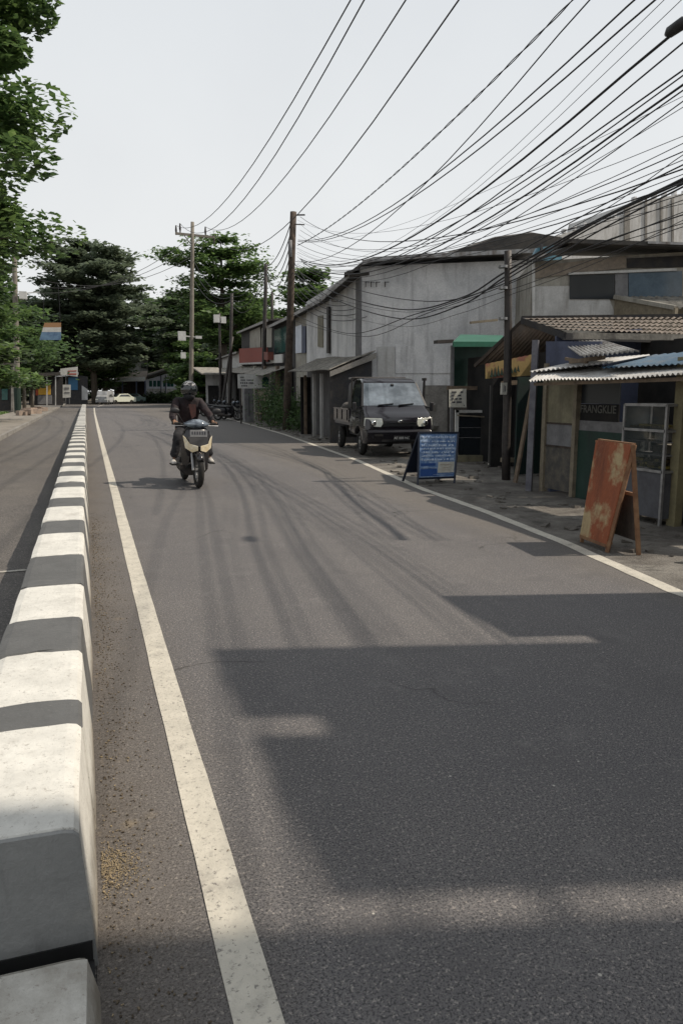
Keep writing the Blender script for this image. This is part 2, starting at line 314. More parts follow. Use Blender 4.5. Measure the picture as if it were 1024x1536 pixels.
def strip(name, path, w, z, mat, jit=.006, step=.25):
    pts = []
    for (x0, y0), (x1, y1) in zip(path, path[1:]):
        k = max(1, int(math.hypot(x1-x0, y1-y0)/step)); pts += [(x0+(x1-x0)*i/k, y0+(y1-y0)*i/k) for i in range(k)]
    pts.append(path[-1]); vs = []
    for i, (x, y) in enumerate(pts):
        a = pts[max(i-1, 0)]; b = pts[min(i+1, len(pts)-1)]; t = Vector((b[0]-a[0], b[1]-a[1])).normalized(); nx, ny = t.y, -t.x
        for s_ in (-1, 1):
            q = s_*w/2+random.uniform(-jit, jit); vs.append((x+nx*q, y+ny*q, z))
    m = MB(); m.add(vs, [(2*i, 2*i+1, 2*i+3, 2*i+2) for i in range(len(pts)-1)]); return struct(name, m, mat)
LLN = [(.315, -3)]+[(.318, 4), (.325, 7), (.345, 12), (.37, 20), (.43, 36)]+[(.55, 60), (.75, 84), (2.2, 106), (9.5, 126.5)]
strip('road_edge_line', LLN, .118, .004, line_white, .002)
strip('road_edge_line', [(x-.09, y) for x, y in EDGE[:11]], .13, .004, line_white, .006)
strip('kerb_strip', [(1.7, 112), (9, 130), (26, 144), (60, 154)], .5, .07, conc)
strip('lane_crack_line', [(-2.45, 6.7), (-.5, 6.75)], .06, .003, line_grey)
vg = MB(); vs = []
for (x, y) in EDGE[:13]: vs += [(x-.02, y, -.006), (x+9, y, .03)]
vg.add(vs, [(2*i, 2*i+1, 2*i+3, 2*i+2) for i in range(12)]); struct('pavement', vg, verge_m)
sp = MB(); sp.box((-4.1, 48, .03), (2.6, 124, .16)); sp.m = 1; sp.box((-2.74, 48, .035), (.12, 124, .19)); struct('sidewalk', sp, [paving, conc])
# broken slabs and stones on the verge
st = MB()
for i in range(240):
    y = random.uniform(3, 30); x = interp(EDGE, y)+random.uniform(.12, 2.6); s_ = random.uniform(.015, .06)*(1+.03*y)
    st.box((x, y, .004), (s_*random.uniform(1, 2.2), s_*random.uniform(1, 2), s_*.6), random.uniform(0, 3), random.uniform(-.3, .3), random.uniform(-.3, .3))
o = st.build('gravel', verge_m); o['kind'] = 'stuff'; tag(o, 'loose stones and rubble bits on the rough verge', 'gravel')
st = MB()
for i in range(1600):
    y = random.uniform(.9, 1)**-1*random.uniform(1, 9); x = -.02+abs(random.gauss(0, .11)); s_ = random.uniform(.0015, .005)
    st.box((x, y, .003), (s_*random.uniform(1, 2.2), s_, s_*.7), random.uniform(0, 3), random.uniform(-.5, .5))
for i in range(900):
    x, y = abs(random.gauss(.035, .045))-.03, random.gauss(2.28, .06); s_ = random.uniform(.001, .0032); st.m = 1
    st.box((x, y, .003), (s_*random.uniform(1, 2.2), s_, s_*.7), random.uniform(0, 3), random.uniform(-.5, .5))
for i in range(500):
    x, y = abs(random.gauss(0, .05))-.03, random.uniform(1.2, 9)**1; s_ = random.uniform(.002, .005); st.m = random.randint(0, 1)
    st.box((x, y, .003), (s_*random.uniform(1, 2.2), s_, s_*.7), random.uniform(0, 3), random.uniform(-.5, .5))
o = st.build('grit', M('grit', (.07, .055, .04), (.20, .16, .11), 30, .95)); o.data.materials.append(M('pale_sand', (.34, .27, .17), (.20, .16, .10), 40, .95)); o['kind'] = 'stuff'; tag(o, 'sand, grit and leaf bits gathered at the foot of the striped kerb', 'grit')
# ------------------------------------------------------------ painted kerb
ky = lambda py: at_z(60, py, .40).y+.02
YE = 1.87                                                # the high kerb ends here with a vertical face; a low slab goes on
bd = [YE]+[ky(p_) for p_ in (1095, 1055, 980, 931, 880, 836, 802.5, 783, 762.4, 748.7, 732.6, 724.8)]
while bd[-1] < 80: bd.append(bd[-1]+random.uniform(.66, .74))
prof = [(-.450, 0), (-.445, .12), (-.435, .27), (-.428, .36), (-.415, .39), (-.38, .400), (-.32, .402), (-.25, .403), (-.18, .402), (-.115, .401), (-.088, .396), (-.074, .382), (-.060, .2), (-.045, -.002)]
low = [(x, z*.27) for x, z in prof]
kb = MB()
def kblock(a, b, mi, prof, nn, gap=.006, side=None):
    rg = []; dz = random.uniform(-.006, .006); dx = random.uniform(-.005, .005); ys = [a, a+.008]+[a+(b-a)*i/nn for i in range(1, nn)]+[b-.008, b]
    for i, y in enumerate(ys):
        row = []; e = gap if i in (0, len(ys)-1) else 0
        for j, (x, z) in enumerate(prof):
            rs = random.Random(int(y*1000)*31+j); rag = .01 if y > 1.9 else .003
            row.append(Vector((x+dx*(e == 0)+(.0 if z < .05 else (e if x < -.25 else -e))+.002*math.sin(9*y+j), y+rs.uniform(-rag, rag)*(e > 0), max(-.003, z-(e+random.uniform(0, .002) if z > .05 else 0)+(dz if z > .05 and not e else 0)))))
        rg.append(row)
    kb.m = mi; n0 = len(kb.mi); kb.rings(rg, closed=False, cap=False)
    if side is not None:
        for q_ in range(n0, len(kb.mi)):
            if (q_-n0) % 13 >= 11: kb.mi[q_] = side
for k, (a, b) in enumerate(zip(bd, bd[1:])):
    kblock(a, b, 0 if k % 2 == 0 else 1, prof, 6 if a < 12 else 2, side=0 if a < 2.6 else None)
kb.m = 2; kb.rings([[Vector((x, YE+.002, z)) for x, z in prof], [Vector((x, YE-.004, z*.985)) for x, z in prof]], closed=False, cap=False); kb.add([(x, YE-.004, z*.985) for x, z in prof], [tuple(range(len(prof)))])
kb.m = 1; kb.add([(x, bd[-1], z) for x, z in prof], [tuple(range(len(prof)-1, -1, -1))])
kb.m = 3; kb.box((-.25, YE-.006, .035), (.385, .006, .085))
YL = at_z(80, 1447, .105).y
kb.m = 3; kb.box((-.25, (YE+YL)/2, .0), (.39, YE-YL, .04))
for a, b, mi in ((-3, -2, 1), (-2, -1, 0), (-1, -.1, 1), (-.1, .75, 0), (.75, YL, 0)): kblock(a, b, mi, low, 4)
kb.m = 0; kb.add([(x, YL, z) for x, z in low], [tuple(range(len(low)-1, -1, -1))])
struct('median_kerb', kb, [kerb_white, kerb_black, m_paint('kerb_grey_face', (.27, .275, .27), .5, (.36, .35, .32), .62), M('fresh_black_paint', (.012, .012, .013), (.02, .02, .02), 5, .7)], smooth=False)
# white band along kerb foot
# ------------------------------------------------------------ trees
def leaves(pts, size, flat=.5, aspect=.55, droop=.0):
    n = len(pts); pts = np.asarray(pts); a = rng.uniform(0, 2*np.pi, n)
    u = np.stack([np.cos(a), np.sin(a), rng.normal(-droop, flat*.6, n)], 1); u /= np.linalg.norm(u, axis=1)[:, None]
    nrm = np.stack([rng.normal(0, flat, n), rng.normal(0, flat, n), np.ones(n)], 1); w_ = np.cross(nrm, u); w_ /= np.linalg.norm(w_, axis=1)[:, None]
    s = size*rng.uniform(.6, 1.3, n)[:, None]; u *= s; w_ *= s*aspect
    v = np.stack([pts-u, pts-u*.1+w_, pts+u, pts-u*.1-w_], 1).reshape(-1, 3)
    return v
def leaf_mesh(v, name, mat, parent):
    off = np.array(OFF.get(parent.name, Vector())); v = v-off
    n = len(v)//4; me = bpy.data.meshes.new(name); me.vertices.add(4*n); me.vertices.foreach_set('co', v.astype(np.float32).ravel())
    me.loops.add(4*n); me.loops.foreach_set('vertex_index', np.arange(4*n, dtype=np.int32)); me.polygons.add(n)
    me.polygons.foreach_set('loop_start', np.arange(0, 4*n, 4, dtype=np.int32)); me.polygons.foreach_set('loop_total', np.full(n, 4, dtype=np.int32))
    me.materials.append(mat); me.update(calc_edges=True); me.validate(); o = bpy.data.objects.new(name, me); C.objects.link(o); o.parent = parent; return o
def tree(name, label, base, H, rad, mats, tiers=9, leaf=.2, nleaf=14000, first=.2, group='trees around the street', flat=.35, shape='tier', trunk=.22, cat='tree', clump=.75):
    t = thing(name, label, cat, base, group); bx, by, bz = base; tr = MB()
    lean = (random.uniform(-.3, .3), random.uniform(-.3, .3)); pts = []; ks = 9
    cen = lambda z: Vector((bx+lean[0]*z/H, by+lean[1]*z/H, bz+z))
    tr.tube([cen(H*i/ks) for i in range(ks+1)], [trunk*(1-i/ks)**.8+.02 for i in range(ks+1)], 8)
    allp = []
    for k in range(tiers):
        f_ = k/(tiers-1) if tiers > 1 else 0; z = H*(first+(1-first)*f_*.97)
        if shape == 'tier': rr = rad*(1-f_**1.7*.85)*(.85+.3*random.random())
        elif shape == 'col': rr = rad*(.85+.25*random.random())*(1 if f_ < .85 else .75)
        else: rr = rad*math.sqrt(max(.05, 1-(2*f_-.85)**2*.75))*(.85+.3*random.random())
        nb = random.randint(6, 9); a0 = random.uniform(0, 6.28)
        for b in range(nb):
            an = a0+b*6.283/nb+random.uniform(-.25, .25); L_ = rr*random.uniform(.55, 1.12); rise = L_*random.uniform(.02, .22)
            s = cen(z-L_*.15); e = cen(z)+Vector((math.cos(an)*L_, math.sin(an)*L_, rise)); mid = (s+e)/2+Vector((0, 0, L_*.08))
            tr.tube([s, mid, e], [trunk*.25*(1-f_)+.018, trunk*.14*(1-f_)+.012, .006], 5, False)
            for q in range(max(3, int(L_*2.2))):
                u = random.uniform(.25, 1.); p = (s*(1-u)**2+mid*2*u*(1-u)+e*u*u); sp_ = clump*(.5+.5*u)
                c = p+Vector((random.gauss(0, .3), random.gauss(0, .3), random.gauss(.05, .12)))*sp_
                allp.append((c, sp_*random.uniform(.55, 1.15)))
    per = max(6, nleaf//len(allp)); P = []
    for c, s in allp:
        q = rng.normal(0, 1, (per, 3)); q /= np.maximum(1, np.linalg.norm(q, axis=1)[:, None]*.75); P.append(q*np.array([s, s, s*flat])+np.array(c))
    P = np.concatenate(P); h_ = len(P)
    tr.build('trunk', bark, t, smooth=True); msk = rng.random(h_) < .62
    leaf_mesh(leaves(P[msk], leaf, .45), 'crown', mats[0], t); leaf_mesh(leaves(P[~msk]+np.array([0, 0, leaf*.4]), leaf, .45), 'crown', mats[1], t)
    return t
D, B_, Y_ = foliage
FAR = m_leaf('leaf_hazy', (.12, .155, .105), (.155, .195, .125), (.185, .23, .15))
tree('street_tree', 'tall leafy tree rising at the left edge of the photo', (-3.75, 16.5, 0), 15, 3.35, (B_, Y_), 22, .095, 230000, .2, clump=.66, flat=.5, shape='col')
tree('street_tree', 'second leafy tree of the left row, lower fronds above the sidewalk', (-4.6, 24, 0), 13, 2.7, (D, Y_), 13, .15, 50000, .18, clump=.7, shape='col')
tree('street_tree', 'bright layered tree over the sidewalk behind the concrete lamp pole', (-6.0, 42, 0), 12.5, 3.9, (B_, Y_), 11, .18, 36000, .16, clump=.9)
tree('street_tree', 'bushy tree beside the far end of the left sidewalk, ahead of the sign', (-7.2, 68, 0), 12, 5, (D, B_), 8, .28, 18000, .15, clump=1.1)
def far(px, y, H, rad, mats, label, n=20000, first=.12, tiers=9, shape='round', leaf=.42, cat='tree'):
    x = at_y(px, 600, y).x
    tree('shade_tree', label, (x, y, 0), H, rad, mats, tiers, leaf, n, first, group='trees around the street', shape=shape, trunk=.5, clump=1.5, flat=.2, cat=cat)
far(143, 116, 22.5, 9.5, (FAR, FAR), 'broad dark tiered tree at the end of the kerb, largest in the middle distance', 42000, .24, 12)
far(95, 125, 17, 9, (FAR, FAR), 'dark tree behind the hanging banner on the left', 20000)
far(205, 150, 20, 11, (FAR, FAR), 'dark rounded tree behind the long low house', 30000)
far(250, 138, 17.5, 8, (FAR, B_), 'mid green tree just right of the broad dark tiered one', 26000)
far(300, 120, 17, 8, (FAR, B_), 'dark tree behind the crossarm pole', 26000, .34)
far(338, 84, 18.3, 6.3, (B_, Y_), 'bright tree with upswept branches behind the crossarm pole', 17000, .40, 8, leaf=.28)
far(392, 96, 13, 5.5, (B_, D), 'olive tree above the far shop roofs', 14000, .3, 7)
far(468, 70, 12.6, 2.6, (B_, Y_), 'small round tree top above the concrete building roof', 9000, .62, 5, leaf=.25)
far(284, 112, 8.5, 2.8, (B_, Y_), 'low bright tree at the foot of the crossarm pole', 9000, .15, 5, leaf=.28)
far(304, 92, 5.6, 2.6, (B_, Y_), 'low bright shrub tree left of the first far shop', 9000, .15, 5, leaf=.28)
far(158, 119, 8, 3.6, (B_, Y_), 'low bushy tree above the parked cars', 9000, .35, 5, leaf=.3)
far(20, 120, 15, 9, (FAR, FAR), 'dark tree at the far left behind the lamp pole', 16000)
for k, (px, y, H) in enumerate([(60, 175, 15), (120, 190, 17), (175, 195, 16), (230, 195, 17), (285, 185, 17), (330, 175, 15), (375, 165, 14), (-20, 160, 14)]):
    far(px, y, H, 12, (FAR, FAR), 'dark tree in the distant belt behind the street bend', 7000, .02, 6, leaf=.7)
# grass patch left
gp = []
for i in range(6500):
    y = random.uniform(20, 60); x = random.uniform(-5.4, -7.6); gp.append((x, y, .08))
gp = np.array(gp); v = leaves(gp, .10, .3); v[2::4, 2] += rng.uniform(.05, .2, len(gp)); 
gt = thing('grass', 'short green grass beside the left sidewalk', 'grass', (-6.5, 40, 0)); o = leaf_mesh(v, 'grass', Y_, gt); bpy.data.objects.remove(gt)
o.location = (-6.5, 40, 0); o.parent = None; tag(o, 'short green grass beside the left sidewalk', 'grass'); o['kind'] = 'stuff'
def shrub(label, base, r_, h, n=1500, mats=(B_,), leaf=.06):
    t = thing('shrub', label, 'plant', base, 'shrubs by the poles'); P = rng.normal(0, 1, (n, 3))*np.array([r_*.45, r_*.45, h*.24])+np.array([base[0], base[1], base[2]+h*.48]); P[:, 2] = np.abs(P[:, 2])
    leaf_mesh(leaves(P, leaf, .8), 'leaves', mats[0], t); s = MB()
    for i in range(7): s.tube([Vector(base), Vector(base)+Vector((random.uniform(-r_, r_)*.7, random.uniform(-r_, r_)*.7, h*.7))], [.015, .005], 5)
    s.build('stems', bark, t)
shrub('leafy shrub at the foot of the tall wooden pole', (8.1, 30.6, 0), .9, 1.5, 2600)
shrub('green weeds growing before the shed columns', (8.2, 28.4, 0), .8, .8, 1500)
shrub('tall green shrub left of the tall wooden pole', (8.1, 33.5, 0), .9, 2.1, 2600)
# ------------------------------------------------------------ poles
def pole(label, a, b, r0, r1, mat, group='utility poles', name='utility_pole'):
    t = thing(name, label, 'pole', a, group); m = MB(); k = 6; a = Vector(a); b = Vector(b); a.z -= .1
    m.tube([a.lerp(b, i/k)+Vector((random.uniform(-.01, .01), random.uniform(-.01, .01), 0)) for i in range(k+1)], [r0+(r1-r0)*i/k for i in range(k+1)], 12); m.build('shaft', mat, t, smooth=True); return t
P1b = Vector((7.8, 30, 0)); P1 = Vector((8.19, 30, 8.65))
t = pole('tall dark wooden pole carrying the tangle of cables', P1b, P1, .17, .13, pole_wood)
m = MB(); m.tube([P1+Vector((-.15, -.05, -1.1)), P1+Vector((-.15, -.05, -1.75))], .09, 10); m.build('junction_can', grey_pan, t, smooth=True)
m = MB(); m.bar(P1+Vector((0, 0, -.12)), P1+Vector((.45, -.1, -.1)), .05); m.build('bracket', pole_iron, t); m = MB(); m.bar(P1+Vector((0, -.15, -.5)), P1+Vector((.4, -.2, -.5)), .04); m.build('bracket', pole_iron, t)
P2b = Vector((6.9, 11.3, 0)); P2 = Vector((6.78, 11.3, 3.85))
t = pole('short dark iron pole between the green stall and the kiosk', P2b, P2, .075, .06, pole_iron)
m = MB(); m.box(tuple(at_y(755, 583, 11.2)), (.11, .03, .20)); mt = m.build('paper_notice', paper, t)
m = MB(); c = at_y(755, 583, 11.18); m.box(tuple(c), (.012, .006, .12)); m.box(tuple(c+Vector((.03, 0, 0))), (.012, .006, .1)); m.build('print', ink, mt)
for pyy in (400, 432, 478): m = MB(); m.tube([at_y(754, pyy, 11.3)+Vector((0, 0, -.02)), at_y(754, pyy, 11.3)+Vector((0, 0, .02))], .078, 12); m.build('clamp_band', alu, t)
Pub = at_y(286, 600, 64); Pub.z = 0; Pu = at_y(289, 333, 64)
t = pole('tall pale concrete pole with a crossarm carrying four power lines', Pub, Pu, .2, .14, pole_conc)
ca = at_y(263, 350, 64); cb = at_y(322, 356, 64); m = MB(); m.bar(ca, cb, .16, .18); m.bar(ca.lerp(cb, .2), at_y(288, 368, 64), .06); m.bar(ca.lerp(cb, .75), at_y(288, 368, 64), .06); m.build('crossarm', pole_conc, t)
ins = [at_y(264, 338, 64), at_y(270, 335, 64), at_y(308, 340, 64), at_y(321, 352, 64)]
for q in ins: m = MB(); m.tube([q+Vector((0, 0, -.75)), q+Vector((0, 0, -.4)), q], [.04, .09, .05], 8); m.build('insulator', pole_iron, t)
m = MB(); m.box(tuple(at_y(273, 504, 63.8)), (.62, .3, .75)); m.build('meter_box', white_p, t); m = MB(); m.bar(at_y(276, 504, 63.9), at_y(300, 506, 63.9), .08); m.box(tuple(at_y(298, 506, 63.8)), (.5, .3, .22)); m.build('street_lamp', white_p, t); m = MB(); m.box(tuple(at_y(275, 533, 63.8)), (.4, .3, .5)); m.build('small_box', white_p, t)
Ps = {}
for key, lab, pa, pb, y, r_ in (('a', 'dark pole before the red balcony shop', (394, 632), (399, 396), 41, .13), ('b', 'thin dark pole before the white eaves', (344, 620), (348, 440), 52, .13), ('c', 'leaning dark pole by the parked motorcycles', (330, 612), (349, 505), 50, .10), ('d', 'thin dark pole right behind the red balcony', (409, 625), (408, 438), 44, .11)):
    a = at_y(*pa, y); a.z = 0; b = at_y(*pb, y); Ps[key] = b; pole(lab, a, b, r_, r_*.75, pole_iron)
t = pole('thin pole carrying two white meter boxes among the cables', (at_y(331, 600, 60).x, 60, 0), at_y(329, 470, 60), .11, .09, pole_iron)
m = MB(); m.box(tuple(at_y(325, 478, 59.8)), (.45, .3, .6)); m.box(tuple(at_y(335, 480, 59.8)), (.4, .3, .5)); m.build('meter_boxes', white_p, t)
a = at_y(27, 612, 58); a.z = 0
t = pole('pale concrete lamp pole standing among the left trees', a, at_y(21, 345, 58), .21, .15, pole_conc, name='lamp_pole')
m = MB(); m.tube([at_y(26, 582, 58)-Vector((0, 0, .0)), Vector((a.x, 58, .02))], .235, 12); m.build('painted_base', M('dark_green_paint', (.012, .03, .022), rough=.7), t)
m = MB(); m.box(tuple(at_y(26, 574, 57.72)), (.36, .02, .45)); m.build('poster', paper, t)
m = MB(); m.box(tuple(at_y(35, 443, 57.6)), (.5, .4, .5)); m.bar(at_y(26, 441, 57.9), at_y(60, 438, 57.9), .07); m.build('lamp_arm', white_p, t)
# ------------------------------------------------------------ cables
NB = Vector((4.75, -1.5, 0))
def spline(p, sub=8):
    out = []; n = len(p)
    for i in range(n-1):
        p0 = p[max(i-1, 0)]; p1 = p[i]; p2 = p[i+1]; p3 = p[min(i+2, n-1)]
        for k in range(sub):
            t = k/sub; out.append(.5*((2*p1)+(p2-p0)*t+(2*p0-5*p1+4*p2-p3)*t*t+(3*p1-p0-3*p2+p3)*t**3))
    out.append(p[-1]); return out
def fit(pts, sub=26):                                     # quadratic sag through first, middle, last; last extended to the off-frame pole
    a, b, c = pts[0], pts[len(pts)//2], pts[-1]; d = Vector((c.x-a.x, c.y-a.y, 0)); L = d.length; d /= L
    sb = Vector((b.x-a.x, b.y-a.y, 0)).dot(d); return a, d, L, sb, b.z, c.z
def cable(pix, A, Bp, r_, label, ext=True, name='cable', start=None, sub=24, group=None):
    pts = [at_v(px, py, A, Bp) for px, py in pix]
    if start is not None: pts[0] = Vector(start)
    a, d, L, sb, zb, zc = fit(pts); M_ = np.array([[sb, sb*sb], [L, L*L]]); k1, k2 = np.linalg.solve(M_, [zb-a.z, zc-a.z])
    Lt = L
    if ext: Lt = max(L, (Vector((Bp[0], Bp[1], 0))-Vector((a.x, a.y, 0))).dot(d))
    path = []
    for i in range(sub+1):
        s = Lt*i/sub; zz = a.z+k1*s+k2*s*s if s <= L else a.z+k1*L+k2*L*L+(k1+2*k2*L)*(s-L)*.3
        path.append(Vector((a.x, a.y, 0))+d*s+Vector((0, 0, zz)))
    m = MB(); m.tube(path, r_*.78, 5); o = m.build(name, cable_m, smooth=True, origin=path[0]); tag(o, label, 'cable', group); return path
A1 = (8.1, 30); Bn = (4.75, -1.5)
hi = [([(443, 392), (560, 345), (880, 0)], .012, 'cable'), ([(447, 360), (640, 272), (950, 0)], .014, 'cable'), ([(447, 362), (648, 276), (980, 0)], .014, 'c'),
      ([(450, 388), (640, 342), (1005, 50)], .020, 'thick'), ([(452, 390), (660, 350), (1024, 60)], .012, 'c'), ([(452, 392), (650, 352), (1024, 103)], .012, 'c'), ([(445, 396), (650, 362), (1024, 112)], .010, 'c'),
      ([(444, 372), (620, 345), (990, 0)], .005, 't'), ([(444, 380), (620, 352), (1018, 0)], .005, 't'), ([(455, 395), (660, 368), (1024, 124)], .016, 'c'), ([(455, 398), (668, 372), (1024, 132)], .010, 'c')]
G1 = 'dark cables from the tall wooden pole rising to the upper right of the photo'
for p, r_, _ in hi: cable(p, A1, Bn, r_, 'dark cable of the fan rising from the tall wooden pole to the upper right', group=G1)
# twisted pair
for ph in (0, math.pi):
    a, d, L, sb, zb, zc = fit([at_v(px, py, A1, Bn) for px, py in ((446, 368), (640, 217), (858, 0))])
    k1, k2 = np.linalg.solve(np.array([[sb, sb*sb], [L, L*L]]), [zb-a.z, zc-a.z]); path = []
    for i in range(200):
        s = L*1.02*i/199; q = ph+s*5; path.append(Vector((a.x, a.y, a.z+k1*s+k2*s*s))+d*s+Vector((math.cos(q)*.011, 0, math.sin(q)*.011)))
    m = MB(); m.tube(path, .009, 4); tag(m.build('cable', cable_m, origin=path[0]), 'twisted black cable, uppermost of those reaching the wooden pole', 'cable', 'two strands of the twisted cable')
G2 = 'thin slack wires drooping across the sky over the shop roofs'
for p, r_ in [([(450, 325), (560, 362), (1024, 255)], .011), ([(450, 345), (600, 372), (1024, 228)], .008), ([(446, 330), (540, 350), (1024, 205)], .005), ([(448, 352), (590, 385), (1024, 262)], .006),
              ([(449, 335), (610, 375), (1024, 215)], .006), ([(446, 365), (600, 388), (1024, 275)], .010), ([(446, 372), (640, 380), (1024, 240)], .006), ([(446, 378), (650, 392), (1024, 292)], .007), ([(446, 385), (640, 398), (1024, 150)], .008),
              ([(446, 362), (620, 330), (1024, 145)], .004), ([(446, 390), (690, 352), (1024, 160)], .005), ([(446, 395), (720, 372), (1024, 306)], .005)]:
    cable(p, A1, Bn, r_, 'thin slack wire drooping over the concrete building toward the right edge', group=G2)
G3 = 'heavy cables tied to the short iron pole'
def lowcable(pix, r_, label, group):
    pts = [at_v(px, py, A1, P2b) if px < 757 else at_v(px, py, (6.8, 11.3), (5.1, -1.5)) for px, py in pix]
    m = MB(); path = spline(pts, 8); m.tube(path, r_*.85, 6); tag(m.build('cable', cable_m, smooth=True, origin=path[0]), label, 'cable', group)
for p, r_ in [([(437, 400), (500, 438), (600, 464), (690, 447), (757, 408), (880, 338), (1024, 268), (1100, 225)], .018), ([(437, 408), (500, 448), (600, 478), (690, 458), (757, 415), (890, 335), (1024, 272), (1100, 232)], .016),
              ([(437, 470), (520, 500), (620, 472), (700, 446), (757, 420), (880, 345), (1024, 276), (1100, 236)], .012), ([(437, 395), (520, 430), (640, 452), (757, 425), (900, 345), (1024, 280), (1100, 242)], .012),
              ([(437, 480), (540, 505), (640, 470), (757, 428), (880, 372), (1024, 322), (1100, 300)], .009), ([(437, 430), (560, 462), (650, 465), (757, 437), (900, 385), (1024, 340), (1100, 322)], .006), ([(500, 470), (600, 490), (690, 470), (757, 445), (880, 400), (1024, 330), (1100, 290)], .005)]:
    lowcable(p, r_, 'heavy black cable sagging past the concrete wall to the short iron pole', G3)
for p, r_ in [([(757, 400), (860, 380), (1024, 335), (1100, 310)], .006), ([(757, 405), (880, 372), (1024, 318), (1100, 290)], .006), ([(757, 390), (880, 320), (1024, 247), (1100, 214)], .01), ([(757, 392), (900, 318), (1024, 232), (1100, 190)], .006), ([(757, 398), (900, 345), (1024, 300), (1100, 276)], .006)]:
    lowcable(p, r_, 'cable leaving the short iron pole for the right edge of the photo', 'cables right of the short iron pole')
# splice closure high right
c0 = at_v(1014, 40, A1, Bn); m = MB(); c1 = at_v(1030, 30, A1, Bn); cc = at_v(998, 52, A1, Bn)
m.tube([cc, cc.lerp(c1, .2), cc.lerp(c1, .8), c1], [.02, .055, .06, .03], 10); sb_ = m.build('splice_box', blk_plastic, smooth=True, origin=cc); tag(sb_, 'black cable splice closure high at the right edge', 'splice box')
# power lines
Bu = (4.6, -14)
for q, px1, mid in zip(ins, (525, 545, 608, 685), ((400, 215), (430, 205), (480, 195), (520, 235))):
    cable([(0, 0), mid, (px1, 0)], (q.x, q.y), Bu, .022, 'power line from the crossarm pole rising out of the top of the photo', start=q, group='four power lines on the crossarm pole')
def free(a, b, sag, r_, label, group):
    a = Vector(a); b = Vector(b); pts = [a.lerp(b, i/12)+Vector((0, 0, -4*sag*(i/12)*(1-i/12))) for i in range(13)]
    m = MB(); m.tube(pts, r_, 5); tag(m.build('cable', cable_m, origin=pts[0]), label, 'cable', group)
for k in range(5): free(P1+Vector((0, 0, -.1-.32*k)), Ps['a']+Vector((0, 0, -.1-.1*k)), .5+.25*k, .02, 'cable from the tall wooden pole down to the next dark pole', 'cables between the wooden pole and the dark pole')
for k in range(5): free(Ps['a']+Vector((0, 0, -.15*k)), Ps['b']+Vector((0, 0, -.2*k)), .3+.2*k, .018, 'cable strung on between the two far dark poles', 'cables between the far dark poles')
for k in range(6): free(P1+Vector((0, 0, -1.9-.3*k)), at_x(505+9*k, 445+6*k, 8.15), .4, .012, 'service wire from the wooden pole to the shophouse eaves', 'service wires to the shophouse row')
for k in range(3): free(Pu+Vector((0, 0, -1.0-.8*k)), at_y(60, 440-10*k, 57.7), 1.2, .02, 'wire crossing the street from the crossarm pole to the lamp pole', 'wires crossing the street')
for k in range(3): free(Pu+Vector((0, 0, -3-.8*k)), Ps['b']+Vector((0, 0, -.2*k)), .9, .02, 'slack wire from the crossarm pole to the thin dark pole', 'slack wires behind the rider')
# ------------------------------------------------------------ big concrete building
ca_, sa_ = math.cos(YAW), math.sin(YAW)
c0 = Vector((8.09, 22)); wd = Vector((ca_, -sa_)); c1 = c0+wd*6.0; back = Vector((sa_*.2, 1))*9
def prism(m, plan, z0, z1s):
    n = len(plan); z1s = z1s if hasattr(z1s, '__len__') else [z1s]*n
    return m.add([(p[0], p[1], z0) for p in plan]+[(p[0], p[1], z) for p, z in zip(plan, z1s)], [tuple(range(n-1, -1, -1)), tuple(range(n, 2*n))]+[(i, (i+1) % n, (i+1) % n+n, i+n) for i in range(n)])
zt = at_v(540, 400, c0, c1).z; zt2 = at_v(800, 388, c0, c1).z
bb = thing('concrete_building', 'tall blank weathered grey concrete side wall behind the parked pickup', 'building', (8.09, 22, 0))
m = MB(); prism(m, [c0, c1, c1+Vector((2, 8)), c0+Vector((.9, 9))], 0, [zt, zt2, zt2, zt]); m.build('wall', wall_old, bb)
e0 = at_v(520, 413, c0, c1); m = MB()
q = [at_v(516, 416, c0, c1), at_v(528, 412, c0, c1), at_v(542, 401, c0, c1), at_v(560, 396, c0, c1), at_v(640, 391, c0, c1), at_v(805, 383, c0, c1)]
nrm = Vector((-sa_, -ca_, 0))
rg = []
for p in q: rg.append([p+nrm*.45, p+nrm*.45+Vector((0, 0, .08)), p-nrm*4+Vector((0, 0, .35)), p-nrm*4+Vector((0, 0, .27))])
m.rings(rg); m.build('roof', [roof_dark], bb)
m = MB(); m.rings([[p+nrm*.50+Vector((0, 0, .0)), p+nrm*.50+Vector((0, 0, .12)), p+nrm*.46+Vector((0, 0, .12)), p+nrm*.46+Vector((0, 0, .0))] for p in q[2:]]); m.build('roof_edge', zinc, bb)
m = MB()
for k, px in enumerate((548, 556, 564, 577)):                      # rebar stubs / vents
    a = at_v(px, 424, c0, c1)+nrm*.01; m.bar(a, a+nrm*.12, .03); m.bar(a+nrm*.12, a+nrm*.12+Vector((0, 0, -.15)), .02); m.bar(a+nrm*.1, a+nrm*.1+wd.to_3d()*.12, .02)
m.build('steel_brackets', pole_iron, bb)
m = MB(); pl = [at_v(566, 520, c0, c1), at_v(592, 520, c0, c1), at_v(592, 600, c0, c1), at_v(566, 600, c0, c1)]; m.slab([p+nrm*.012 for p in pl], nrm*.03)
m.build('plaster_patch', wall_white, bb)
m = MB(); pl = [at_v(593, 519, c0, c1), at_v(800, 521, c0, c1), at_v(800, 560, c0, c1), at_v(593, 560, c0, c1)]; m.slab([p+nrm*.008 for p in pl], nrm*.02); m.build('plaster_band', wall_old, bb)
m = MB(); pl = [at_v(636, 578, c0, c1), at_v(700, 578, c0, c1), at_v(700, 660, c0, c1), at_v(636, 660, c0, c1)]; m.slab([p+nrm*.01 for p in pl], nrm*.03); m.build('damp_patch', conc, bb)
